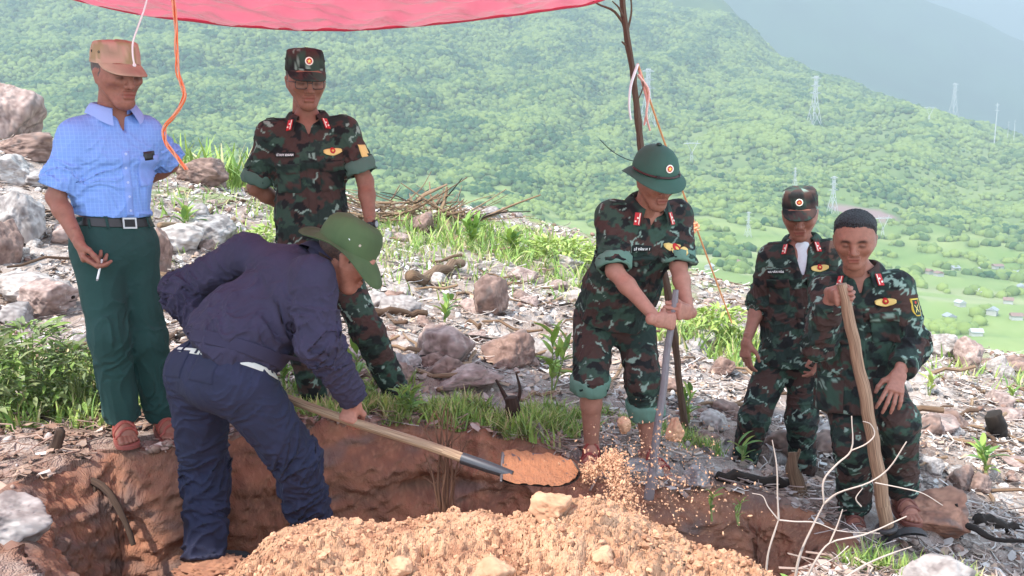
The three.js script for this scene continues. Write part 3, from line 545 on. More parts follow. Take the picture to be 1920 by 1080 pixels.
  for (const [h, k, a, e, sd] of [[hipR, knR, anR, t.endR ?? 1, 2], [hipL, knL, anL, t.endL ?? 1, 5]]) {
    TB.push(bone(h, k, (t.r0 ?? 0.098), (t.r1 ?? 0.078), { k: 0.045, wr: t.wr ?? 0.011, seed: o.seed + sd, bend: 1, wf: t.wf ?? [6, 11] }));
    TB.push(bone(k, mix3(k, a, e), (t.r1 ?? 0.078), lerp(t.r1 ?? 0.078, t.r2 ?? 0.072, e), { k: 0.03, wr: (t.wr ?? 0.011) * 1.1, seed: o.seed + sd + 1, flatB: true, wf: t.wf ?? [6, 13] }));
  }
  const tf = field(TB); put('trousers', netMesh(tf, ...boneBox(TB), t.cell ?? 0.0069, t.color), MAT.cloth);
  // shirt
  const q = o.shirt, cw = 0.168 * b, cd = 0.118 * b, SB = [];
  const hem = q.hem ?? W;
  SB.push(bone(C, T, [cw, cd], [cw * 0.72, cd * 0.72], { s, wr: (q.wr ?? 0.008) * 0.7, seed: o.seed + 20, pow: 2.3, cap: 0.035 }), bone(C, W, [cw, cd], [(q.waist ?? 0.15) * b, (q.waistD ?? 0.118) * b], { s, wr: q.wr ?? 0.008, seed: o.seed + 21, k: 0.05, pow: 2.3, flatB: !q.hem, wf: q.wf ?? [5, 11] }), bone(shR, shL, 0.048, 0.048, { k: 0.06 }), bone(add3(N, mul3(u, -0.028)), shR, 0.046, 0.05, { k: 0.05 }), bone(add3(N, mul3(u, -0.028)), shL, 0.046, 0.05, { k: 0.05 }));
  if (q.hem) SB.push(bone(W, q.hem, [(q.waist ?? 0.15) * b, (q.waistD ?? 0.118) * b], [(q.hemR ?? 0.178) * b, (q.hemD ?? 0.145) * b], { s: hs, wr: (q.wr ?? 0.008) * 1.1, seed: o.seed + 22, flatB: true, k: 0.05, pow: 2.3, wf: [7, 5] }));
  const armEnd = {};
  for (const [k, a, e, w, sd] of [['R', shR, elR, wrR, 25], ['L', shL, elL, wrL, 29]]) {
    const L = q['sleeve' + k], r0 = (q.r0 ?? 0.064) * 0.94, r1 = q.r1 ?? 0.062, r2 = q.r2 ?? 0.05, wr = q.wrS ?? (q.wr ?? 0.008) * 1.15;
    if (L <= 1) { const e2 = mix3(a, e, L); SB.push(bone(a, e2, r0, q.rEnd ?? r1, { k: 0.045, wr, seed: o.seed + sd, flatB: true, bend: 1, wf: [6, 12] })); armEnd[k] = [e2, nrm3(sub3(e, a)), q.rEnd ?? r1]; }
    else { const e2 = mix3(e, w, L - 1); SB.push(bone(a, e, r0, r1, { k: 0.045, wr, seed: o.seed + sd, bend: 1, wf: [6, 13] }), bone(e, e2, r1, lerp(r1, r2, L - 1), { k: 0.022, wr: wr * 1.1, seed: o.seed + sd + 1, flatB: true, bend: -1, wf: [6, 14] })); armEnd[k] = [e2, nrm3(sub3(w, e)), lerp(r1, r2, L - 1)]; }
  }
  if (q.vent) SB.push(bone(add3(N, add3(mul3(f, 0.16), mul3(u, 0.035))), add3(N, add3(mul3(f, 0.15), mul3(u, -q.vent))), [q.ventW ?? 0.052, 0.11], [0.008, 0.09], { s, sub: true, k: 0.012 }));
  const sf = field(SB), shirt = put(q.name ?? 'shirt', netMesh(sf, ...boneBox(SB), q.cell ?? 0.0069, q.uv ? undefined : q.color, q.uv), q.mat ?? MAT.cloth);
  if (q.collar !== false) put('collar', collarGeo(add3(N, mul3(u, q.collarUp ?? 0.012)), s, u, f, { r: q.collarR ?? 0.062, open: q.open ?? 0.5 }, q.collarColor ?? (q.uv ? undefined : q.color)), q.collarMat ?? q.mat ?? MAT.cloth, g);
  const chest = (ds, du) => add3(C, add3(mul3(s, ds), mul3(u, du))), on = (ds, du, w, h, th, opt) => patch(sf, chest(ds, du), s, u, add3(f, mul3(s, ds * 2.2)), w, h, th, opt);
  const hat = new THREE.Matrix4().multiplyMatrices(new THREE.Matrix4().makeTranslation(-base[0], -base[1], -base[2]), hm);
  const onHead = (n, geo, m, parent = g) => { const w = mesh(n, geo, m, parent); if (parent === g) w.applyMatrix4(hat); return w; };
  const onFoot = (k, n, geo, m) => { geo.applyMatrix4(feet[k]); return put(n, geo, m); };
  return { g, put, sf, tf, C, s, u, f, N, W, H, hs, chest, on, onHead, onFoot, armEnd, hands, feet, wrR, wrL, shR, shL, elL, elR, base };
}
function sandal(R, k, mat, soleMat) {
  const sh = new THREE.Shape(); sh.moveTo(-0.03, 0); sh.bezierCurveTo(-0.042, 0.08, -0.052, 0.15, -0.044, 0.22); sh.bezierCurveTo(-0.03, 0.262, 0.03, 0.262, 0.042, 0.225); sh.bezierCurveTo(0.05, 0.15, 0.036, 0.08, 0.03, 0); sh.bezierCurveTo(0.02, -0.02, -0.02, -0.02, -0.03, 0);
  const g = new THREE.ExtrudeGeometry(sh, { depth: 0.014, bevelEnabled: true, bevelSize: 0.003, bevelThickness: 0.003, bevelSegments: 2 }); g.rotateX(Math.PI / 2); g.translate(0, 0.002, 0); R.onFoot(k, 'sandal_sole', g, soleMat ?? mat);
  const ff = field(footBones(k === 'L' ? 1 : -1));
  const strap = (z0, z1, lift) => { const pts = []; for (let i = 0; i <= 14; i++) { const a = lerp(-0.1, Math.PI + 0.1, i / 14), d = [Math.cos(a), Math.sin(a), 0], z = lerp(z0, z1, i / 14), c = [0, 0.02 + lift * 0.3, z], q = hit(ff, add3(c, mul3(d, 0.12)), mul3(d, -1)); pts.push([q[0] + d[0] * 0.003, Math.max(0.004, q[1] + d[1] * 0.003), z]); } R.onFoot(k, 'sandal_strap', limbGeo(pts, 0.0062, 6), mat); };
  strap(0.165, 0.185, 0); strap(0.12, 0.15, 0); strap(0.15, 0.115, 0); strap(0.075, 0.095, 0.05);
  const back = []; for (let i = 0; i <= 12; i++) { const a = lerp(-0.3, Math.PI + 0.3, i / 12); back.push([Math.cos(a) * 0.038, 0.062 - 0.004 * Math.sin(a), 0.04 - Math.sin(a) * 0.04]); } R.onFoot(k, 'heel_strap', limbGeo(back, 0.0055, 6), mat);
}
function shoe(R, k, color) {
  const B = [bone([0, 0.045, 0.035], [0, 0.1, 0.045], 0.043, 0.047, { k: 0.02 }), bone([0, 0.036, 0.04], [0, 0.03, 0.2], [0.04, 0.04], [0.048, 0.032], { s: [1, 0, 0], k: 0.03 }), bone([0, 0.07, 0.06], [0, 0.04, 0.16], 0.042, 0.032, { k: 0.03 })];
  R.onFoot(k, 'shoe', boneMesh(B, 0.006, plainCloth(color)), MAT.cloth);
}
function uniform(R, seed, o = {}) { // pockets, placket, insignia of the camouflage shirts
  const { put, g } = R, cm = camo(seed), dx = o.dx ?? 0, on = (x, ...a) => R.on(x + dx, ...a);
  put('placket', on(0.0, o.plDu ?? -0.12, 0.034, o.plH ?? 0.30, 0.0035, { color: cm, nv: 30 }), MAT.cloth);
  for (const x of [-0.082, 0.082]) { const pk = put('chest_pocket', on(x, -0.075, 0.115, 0.12, 0.005, { color: camo(seed + x * 5 + 3) }), MAT.cloth); put('pocket_flap', on(x, -0.02, 0.12, 0.042, 0.010, { color: camo(seed + x * 9 + 5), shape: (X, Y, w, h) => [X, Y + (Y < 0 ? 0.35 * Y * (1 - Math.abs(X) / (w / 2)) : 0)] }), MAT.cloth, pk); }
  if (o.name) put('name_tape', on(-0.085, 0.045, 0.092, 0.022, 0.013, { nu: 8, nv: 3, smooth: true }), o.name);
  if (o.wings !== false) {
    const wing = put('chest_badge', on(o.badgeX ?? 0.09, 0.048, 0.088, 0.032, 0.014, { nu: 16, nv: 8, smooth: true, shape: (X, Y, w, h) => { const a = Math.abs(X) / (w / 2); return [X, Y * Math.sqrt(Math.max(0.02, 1 - a * a * 0.9)) - 0.004 + 0.006 * a]; } }), MAT.giltCloth);
    put('badge_centre', on(o.badgeX ?? 0.09, 0.052, 0.026, 0.026, 0.017, { nu: 8, nv: 8, smooth: true, shape: (X, Y, w) => { const r = Math.hypot(X, Y), m = Math.max(Math.abs(X), Math.abs(Y)); return r ? [X * m / r, Y * m / r] : [0, 0]; } }), MAT.red, wing);
    put('badge_star', on(o.badgeX ?? 0.09, 0.053, 0.011, 0.011, 0.0195, { nu: 4, nv: 4, smooth: true, shape: (X, Y) => { const r = Math.hypot(X, Y), m = Math.max(Math.abs(X), Math.abs(Y)); return r ? [X * m / r, Y * m / r] : [0, 0]; } }), MAT.gilt, wing);
  }
  // epaulettes
  for (const [sh, d] of [[R.shR, -1], [R.shL, 1]]) { const c = add3(sh, mul3(R.s, -d * 0.035)), p = patch(R.sf, c, R.s, mul3(R.f, -1), R.u, 0.10, 0.045, 0.004, { color: camo(seed + 40 + d) }); put('epaulette', p, MAT.cloth); }
  // collar tabs
  const N2 = add3(R.N, mul3(R.u, 0.012));
  for (const d of [-1, 1]) {
    const ph = d * 0.78, c = add3(N2, add3(mul3(R.s, Math.sin(ph) * 0.118), add3(mul3(R.f, Math.cos(ph) * 0.116 + 0.006), mul3(R.u, -0.022)))), out = nrm3(add3(mul3(R.s, Math.sin(ph)), add3(mul3(R.f, Math.cos(ph)), mul3(R.u, 0.75)))), r = nrm3(cross3(R.u, out)), uu = cross3(out, r);
    const m = frame(r, uu, out, c), bx = new THREE.BoxGeometry(0.027, 0.056, 0.004, 2, 2, 1); bx.rotateZ(-d * 0.25); bx.applyMatrix4(m); const tab = put('collar_tab', bx, MAT.red);
    for (const y of [-0.013, 0.004]) { const st = new THREE.CylinderGeometry(0.0045, 0.0045, 0.003, 6); st.rotateX(Math.PI / 2); st.translate(-d * y * 0.25, y, 0.0035); st.applyMatrix4(m); put('tab_star', st, MAT.cream, tab); }
    const bar = new THREE.BoxGeometry(0.003, 0.05, 0.003); bar.translate(-d * 0.009, 0, 0.003); bar.rotateZ(-d * 0.25); bar.applyMatrix4(m); put('tab_edge', bar, MAT.cream, tab);
  }
}
MAT.giltCloth = std(0.72, 0.50, 0.16, 0.6);
const tapeMat = (text) => new THREE.MeshStandardMaterial({ roughness: 0.9, map: canvasTex(256, 64, (c, w, h) => { c.fillStyle = '#0d1512'; c.fillRect(0, 0, w, h); c.fillStyle = '#f0efe8'; c.font = 'bold 42px sans-serif'; c.textAlign = 'center'; c.textBaseline = 'middle'; c.fillText(text, w / 2, h / 2 + 3, w - 16); }) });
function fieldCap(R, color, o = {}) {
  const cap = R.onHead('cap', fieldCapGeo(color, o.tall), MAT.cloth); mesh('visor', visorGeo(o.visor ?? color, o.len, o.drop), MAT.cloth, cap);
  for (const x of [-1, 1]) for (const a of [1.25, 1.75]) { const [X, Z] = oval(a * x, 0.0805, 0.1005), e = new THREE.TorusGeometry(0.0036, 0.0014, 6, 12); e.lookAt(new THREE.Vector3(X, 0, Z)); e.translate(X, 0.042 + (o.tall ?? 0.085) * 0.5, Z - 0.012); mesh('eyelet', e, MAT.black, cap); }
  if (o.badge) badge(cap, [0, 0.042 + (o.tall ?? 0.085) * 0.56, 0.0875], [0, 0.05, 1], [0, 1, 0], 1.15); return cap;
}

// ---- the six men
const SKIN = [0.36, 0.175, 0.115];
// elderly man in the blue shirt
{
  const check = new THREE.MeshStandardMaterial({ roughness: 0.9, map: (() => { const t = noiseTex(256, 256, (u, v) => { const gx = (u * 4) % 1, gy = (v * 4) % 1, l = Math.max(gx < 0.13 ? 1 : 0, gy < 0.13 ? 0.8 : 0), w = 1 + 0.06 * tileN(u, v, 60); return mix3([0.465 * w, 0.61 * w, 0.855 * w], [0.525, 0.665, 0.88], l); }, true); return t; })() });
  const R = person({
    label: 'elderly man in tan cap, pale blue checked shirt and dark green trousers holding a cigarette', seed: 3, skin: [0.27, 0.115, 0.078], base: [-1.6296,0,-3.8129], arm: 0.92,
    head: { pos: [-1.5956,1.5293,-3.78], yaw: 50, pitch: 8, roll: 0, scale: 1.1, gaunt: true, hair: [0.06, 0.055, 0.05] },
    j: { N: [-1.6387,1.3821,-3.82], W: [-1.6779,0.9656,-3.82], shR: [-1.7391,1.2832,-3.7], shL: [-1.5444,1.3,-3.9], elR: [-1.8243,1.0478,-3.66], elL: [-1.5087,1.1656,-4.06], wrR: [-1.7197,0.8834,-3.6], wrL: [-1.6624,1.0769,-4.1], hipR: [-1.7142,0.8395,-3.75], hipL: [-1.6228,0.8281,-3.88], knR: [-1.6714,0.4673,-3.7], knL: [-1.57,0.4264,-3.84], anR: [-1.6774,0.1116,-3.78], anL: [-1.5583,0.0774,-3.92] },
    hand: { R: { y: [0.28, -0.95, 0.1], palm: [0.85, 0.25, -0.4], curl: [[38, 42, 22], [42, 48, 25], [52, 60, 35], [60, 65, 35]], thumb: [[0.5, 0.75, 0.55], [0.1, 0.9, 0.45], [-0.1, 0.95, 0.3]] }, L: { y: [-0.9, -0.3, 0.1], palm: [0, 0.2, -1], curl: RELAX } },
    foot: { R: [30], L: [34] },
    trousers: { color: plainCloth([0.013, 0.05, 0.043]), r0: 0.1, r1: 0.076, r2: 0.072, endR: 1.06, endL: 1.06, wr: 0.012, wf: [6, 4], cell: 0.007 },
    shirt: { uv: (p) => [(p[0] * 0.83 - p[2] * 0.55) / 0.06, p[1] / 0.06], mat: check, collarMat: std(0.27, 0.40, 0.73, 0.9), sleeveR: 0.86, sleeveL: 0.9, r0: 0.068, rEnd: 0.071, wr: 0.015, waist: 0.152, waistD: 0.12, vent: 0.07, open: 0.42 },
  });
  const belt = R.put('belt', bandOn(R.tf, add3(R.W, mul3(R.u, -0.022)), R.hs, R.u, cross3(R.hs, R.u), 0.036, 0.004), MAT.leather);
  const bc = add3(R.W, mul3(R.u, -0.022)), fr = cross3(R.hs, R.u), bp = hit((p) => R.tf(p, false), add3(bc, mul3(fr, 0.3)), mul3(fr, -1)), bm = frame(R.hs, R.u, fr, add3(bp, mul3(fr, 0.01)));
  for (const [w, h, x, y] of [[0.062, 0.007, 0, 0.0195], [0.062, 0.007, 0, -0.0195], [0.007, 0.046, -0.0275, 0], [0.007, 0.046, 0.0275, 0]]) { const q = new THREE.BoxGeometry(w, h, 0.006); q.translate(x, y, x ? 0.0005 : 0); q.applyMatrix4(bm); R.put('buckle_bar', q, MAT.steel, belt); }
  const plate = new THREE.BoxGeometry(0.046, 0.03, 0.004); plate.applyMatrix4(bm); R.put('buckle_plate', plate, MAT.black, belt);
  for (const x of [-0.11, -0.06, 0.07, 0.12]) R.put('belt_loop', patch(R.tf, add3(bc, mul3(R.hs, x)), R.hs, R.u, add3(fr, mul3(R.hs, x * 4)), 0.011, 0.05, 0.009, { nu: 2, nv: 4, smooth: true, color: plainCloth([0.013, 0.05, 0.043]) }), MAT.cloth);
  const cloth = std(0.215, 0.345, 0.71, 0.9); R.put('placket', R.on(0.0, -0.13, 0.03, 0.32, 0.0035, { nv: 30 }), cloth); R.put('breast_pocket', R.on(0.085, -0.06, 0.105, 0.125, 0.005), cloth);
  for (let i = 0; i < 6; i++) { const q = new THREE.CylinderGeometry(0.0055, 0.0055, 0.003, 10), c = hit((p) => R.sf(p), add3(R.chest(0, 0.02 - i * 0.058), mul3(R.f, 0.3)), mul3(R.f, -1)); q.rotateX(Math.PI / 2); q.applyMatrix4(frame(R.s, R.u, R.f, add3(c, mul3(R.f, 0.0045)))); R.put('button', q, std(0.4, 0.52, 0.78, 0.35)); }
  const wal = R.on(0.085, 0.003, 0.06, 0.035, 0.006, { nu: 3, nv: 3, smooth: true }); R.put('wallet', wal, MAT.leather);
  const tan = plainCloth([0.40, 0.27, 0.185], 0.5), tanCamo = (p) => { const n = fbm(p[0] * 12, p[1] * 12, p[2] * 12 + 4, 3); return n > 0.08 ? [0.32, 0.24, 0.13] : n < -0.12 ? [0.46, 0.27, 0.20] : tan(p); };
  fieldCap(R, tanCamo, { tall: 0.08, visor: tan, len: 0.07, drop: 0.04 });
  for (const k of ['R', 'L']) { sandal(R, k, std(0.30, 0.06, 0.04, 0.55), std(0.24, 0.06, 0.045, 0.7)); }
  // cigarette between the fingers
  const hnd = R.hands.R, ct = V([0.012, 0.118, 0.052]).applyMatrix4(frame(hnd.x, hnd.y, hnd.z, hnd.o)).toArray(), c1 = add3(ct, [0.006, 0.022, 0.0]), c2 = add3(ct, [-0.012, -0.055, 0.012]);
  const cg = thing('cigarette', 'lit white cigarette between the fingers of the man in blue shirt', 'cigarette', ct);
  mesh('paper', shift(limbGeo([c1, c2], 0.0042, 10), ct), MAT.white, cg); mesh('ash_tip', shift(limbGeo([c2, add3(c2, mul3(nrm3(sub3(c2, c1)), 0.008))], 0.004, 8), ct), std(0.3, 0.29, 0.28), cg);
}
// officer with glasses
{
  const cm = camo(1.3), R = person({
    label: 'soldier with glasses and camouflage cap standing behind the digging man, one arm behind back', seed: 11, skin: [0.24, 0.104, 0.067], base: [-0.8084,-0.0683,-4.45],
    head: { pos: [-0.9555,1.5386,-4.33], yaw: 22, pitch: 10, wide: 1.04, hair: [0.014, 0.012, 0.012] },
    j: { N: [-0.9633,1.3595,-4.38], W: [-0.9731,0.9182,-4.42], shR: [-1.1267,1.2951,-4.33], shL: [-0.7948,1.3125,-4.4], elR: [-1.2358,1.0416,-4.42], elL: [-0.6993,1.0743,-4.38], wrR: [-1.1022,0.9203,-4.55], wrL: [-0.6671,0.8656,-4.3], hipR: [-1.0461,0.7179,-4.4], hipL: [-0.883,0.7179,-4.44], knR: [-1.0215,0.3286,-4.34], knL: [-0.7059,0.3411,-4.38], anR: [-0.9933,0.0046,-4.42], anL: [-0.5841,-0.0134,-4.52] },
    hand: { R: { y: [0.9, -0.3, -0.1], palm: [0, 0.2, -1], curl: RELAX }, L: { y: [0.03, -0.98, 0.1], palm: [-0.9, 0, -0.4], curl: RELAX } },
    foot: { R: [10], L: [45] },
    trousers: { color: camo(4.1), r0: 0.097, r1: 0.076, r2: 0.064, wr: 0.012 },
    shirt: { color: cm, sleeveR: 0.82, sleeveL: 0.8, r0: 0.066, r1: 0.066, rEnd: 0.068, wr: 0.013, hem: [-0.9716,0.6047,-4.42], waist: 0.155, hemR: 0.185, vent: 0.06, open: 0.55 },
  });
  uniform(R, 1.3, { name: tapeMat('LÊ DUY KHANH') });
  R.put('undershirt', boneMesh([bone(add3(R.N, mul3(R.u, -0.09)), add3(R.N, mul3(R.u, 0.005)), [0.09, 0.075], [0.062, 0.06], { s: R.s })], 0.008, plainCloth([0.012, 0.012, 0.014])), MAT.cloth);
  for (const k of ['R', 'L']) { const [c, ax, r] = R.armEnd[k]; R.put('sleeve_cuff', cuffGeo(add3(c, mul3(ax, -0.02)), ax, r - 0.002, 0.062, 0.011, camo(7, 0.6), k === 'R' ? 2 : 8), MAT.camoCuff ??= std(0.075, 0.13, 0.10, 0.95)); }
  fieldCap(R, camo(9.4, 0.45), { tall: 0.088, badge: true });
  const gm = std(0.02, 0.012, 0.01, 0.3), gl = R.onHead('glasses', new THREE.BoxGeometry(0.016, 0.003, 0.003).translate(0, 0.004, 0.106), gm);
  for (const x of [-0.034, 0.034]) {
    const pts = []; for (let i = 0; i <= 24; i++) { const a = i / 24 * 6.2832, c = Math.cos(a), sn = Math.sin(a), r = Math.pow(c ** 4 + sn ** 4, -0.25); pts.push([x + c * r * 0.0245, -0.002 + sn * r * 0.018, 0.104 - Math.abs(x + c * 0.02) * 0.12]); }
    mesh('lens_frame', limbGeo(pts, 0.0019, 6), gm, gl); const sh = new THREE.Shape(); pts.forEach((p, i) => (i ? sh.lineTo(p[0], p[1]) : sh.moveTo(p[0], p[1]))); const lg = new THREE.ShapeGeometry(sh); lg.translate(0, 0, 0.1005); mesh('lens', lg, MAT.glass, gl);
    mesh('temple', limbGeo([[x * 1.72, 0.006, 0.096], [x * 2.25, 0.004, 0.05], [x * 2.3, 0.002, -0.01]], 0.0018, 6), gm, gl);
  }
  // wrist watch
  const wy = R.hands.L.y, wc = add3(R.wrL, mul3(wy, -0.012)), wt = R.put('watch_strap', cuffGeo(wc, wy, 0.024, 0.022, 0.004, undefined, 4), MAT.black);
  const zz = nrm3(mul3(R.hands.L.z, -1)), face = new THREE.CylinderGeometry(0.0185, 0.0195, 0.012, 24); face.rotateX(Math.PI / 2); face.applyMatrix4(frame(cross3(wy, zz), wy, zz, add3(wc, mul3(zz, 0.027)))); R.put('watch_case', face, MAT.black, wt);
  const dial = new THREE.CylinderGeometry(0.014, 0.014, 0.002, 24); dial.rotateX(Math.PI / 2); dial.applyMatrix4(frame(cross3(wy, zz), wy, zz, add3(wc, mul3(zz, 0.0338)))); R.put('watch_dial', dial, std(0.25, 0.27, 0.28, 0.3), wt);
  // shield patch on the upper sleeve
  R.put('sleeve_patch', patch(R.sf, add3(mix3(R.shL, R.elL, 0.42), [0, 0, 0]), [0.55, 0, -0.8], sub3(R.shL, R.elL), [0.85, 0, 0.5], 0.05, 0.075, 0.004, { smooth: true }), MAT.giltCloth);
  sandal(R, 'R', MAT.rubberRed); shoe(R, 'L', [0.02, 0.03, 0.025]);
}
// man digging
const SHOVEL = { a: [-1.1794,0.3436,-3.55], b: [-0.0271,0.0852,-3.16], grip: [-0.6229,0.207,-3.375] };
{
  const rod = nrm3(sub3(SHOVEL.b, SHOVEL.a)), R = person({
    label: 'man in navy jacket and green bush hat bending in the pit with a shovel', seed: 23, skin: [0.36, 0.155, 0.108], base: [-1.0476,-0.4391,-3.42], arm: 1,
    head: { pos: [-0.6244,0.8462,-3.4], yaw: 105, pitch: 30, roll: 6, hair: [0.015, 0.013, 0.012] },
    j: { N: [-0.7154,0.8191,-3.42], W: [-1.0195,0.5521,-3.36], shR: [-0.7166,0.7872,-3.26], shL: [-1.04,0.8388,-3.55], elR: [-0.689,0.5603,-3.2], elL: [-1.3299,0.6698,-3.62], wrR: [0, 0, 0], wrL: [0, 0, 0], hipR: [-0.9992,0.4111,-3.24], hipL: [-1.2106,0.3967,-3.4], knR: [-0.84,0.0454,-3.4], knL: [-1.2403,-0.0441,-3.52], anR: [-0.8087,-0.3378,-3.52], anL: [-1.2108,-0.3443,-3.38] },
    hand: { R: { grip: SHOVEL.grip, rod: rod, y: [0.25, -0.9, 0.35], curl: GRIP, thumb: GRIPTHUMB }, L: { grip: [-1.105,0.3257,-3.527], rod: rod, y: [0.4, -0.5, -0.3], curl: GRIP, thumb: GRIPTHUMB } },
    foot: { R: [110], L: [120] },
    trousers: { color: plainCloth([0.017, 0.019, 0.046], 0.25), r0: 0.118, r1: 0.088, r2: 0.08, endR: 1.1, endL: 1.05, wr: 0.025, wf: [5, 11], cell: 0.0078 },
    shirt: { name: 'jacket', color: plainCloth([0.030, 0.025, 0.052], 0.18), sleeveR: 1.9, sleeveL: 1.9, r0: 0.082, r1: 0.075, r2: 0.056, wr: 0.021, waist: 0.185, waistD: 0.15, hem: [-1.0887,0.4688,-3.33], hemR: 0.178, hemD: 0.142, wf: [4, 7], cell: 0.0075, collarR: 0.066, open: 0.4 }, bulk: 1.05,
  });
  const navy = plainCloth([0.026, 0.022, 0.048]); const [hc] = [[-1.0823,0.477,-3.33]];
  R.put('waistband', bandOn(R.sf, [-1.0643,0.4992,-3.34], R.hs, nrm3(sub3(R.W, R.H)), cross3(R.hs, nrm3(sub3(R.W, R.H))), 0.05, 0.007, navy, 0.34), MAT.cloth);
  R.put('undershirt', bandOn(R.tf, [-1.09,0.4611,-3.32], R.hs, nrm3(sub3(R.W, R.H)), cross3(R.hs, nrm3(sub3(R.W, R.H))), 0.022, 0.003, plainCloth([0.62, 0.60, 0.52]), 0.34), MAT.cloth);
  for (const k of ['R', 'L']) { const [c, ax, r] = R.armEnd[k]; R.put('sleeve_cuff', cuffGeo(add3(c, mul3(ax, -0.005)), ax, r - 0.012, 0.055, 0.008, navy, 3), MAT.cloth); const bt = new THREE.SphereGeometry(0.006, 8, 6); bt.translate(...add3(c, add3(mul3(ax, 0.01), [0.02, 0, r]))); R.put('cuff_button', bt, MAT.black); }
  const pf = mul3(cross3(R.hs, nrm3(sub3(R.W, R.H))), -1);
  for (const d of [-1, 1]) { const c = add3(R.H, add3(mul3(R.hs, d * 0.09), [0, 0.0, 0])); R.put('back_pocket', patch(R.tf, c, R.hs, [0, 1, 0.1], pf, 0.12, 0.13, 0.004, { color: plainCloth([0.016, 0.018, 0.043]) }), MAT.cloth); }
  for (const d of [-0.1, 0.0, 0.1]) R.put('belt_loop', patch(R.tf, add3(add3(R.H, mul3(R.hs, d)), mul3(nrm3(sub3(R.W, R.H)), 0.075)), R.hs, nrm3(sub3(R.W, R.H)), pf, 0.012, 0.055, 0.007, { nu: 2, nv: 5, smooth: true, color: plainCloth([0.014, 0.016, 0.04]) }), MAT.cloth);
  shoe(R, 'R', [0.02, 0.02, 0.022]); shoe(R, 'L', [0.02, 0.02, 0.022]);
  // bush hat: crown, floppy brim, eyelets
  const green = plainCloth([0.062, 0.098, 0.038], 0.3), cp = [[0, 1], [0.3, 1.0], [0.62, 0.95], [0.86, 0.82], [0.97, 0.55], [1.0, 0.02]];
  const hat = R.onHead('bush_hat', flip(sheet(48, 5, (u, v) => { const k = cp[Math.round(v * 5)], a = u * 6.28318, [x, z] = oval(a, 0.086 * k[1], 0.106 * k[1]), n = 0.004 * noise(x * 20, k[0] * 3, z * 20); return [x * (1 + n * 8), 0.03 + 0.105 * k[0] + n, z * (1 + n * 8) - 0.01]; }, green)), MAT.cloth);
  mesh('brim', flip(sheet(64, 12, (u, v) => { const w = v < 0.5 ? v * 2 : (1 - v) * 2, lo = v < 0.5 ? -0.003 : 0, a = u * 6.28318, R1 = 1 + w * 0.62, [x, z] = oval(a, 0.086 * R1, 0.104 * R1), dr = -0.045 * w * (0.75 + 0.35 * Math.cos(2 * a + 0.4)) - 0.025 * w * w * Math.cos(a) + 0.012 * w * Math.sin(3 * a + 1); return [x, 0.034 + dr + lo, z - 0.01]; }, green)), MAT.cloth, hat);
  for (const x of [-1, 1]) for (const a of [1.35, 1.75]) { const [X, Z] = oval(a * x, 0.0845, 0.1045), e = new THREE.CylinderGeometry(0.0045, 0.0045, 0.003, 12); e.rotateX(Math.PI / 2); e.lookAt(new THREE.Vector3(X, 0, Z)); e.translate(X, 0.068, Z - 0.01); mesh('eyelet', e, MAT.steel, hat); }
}
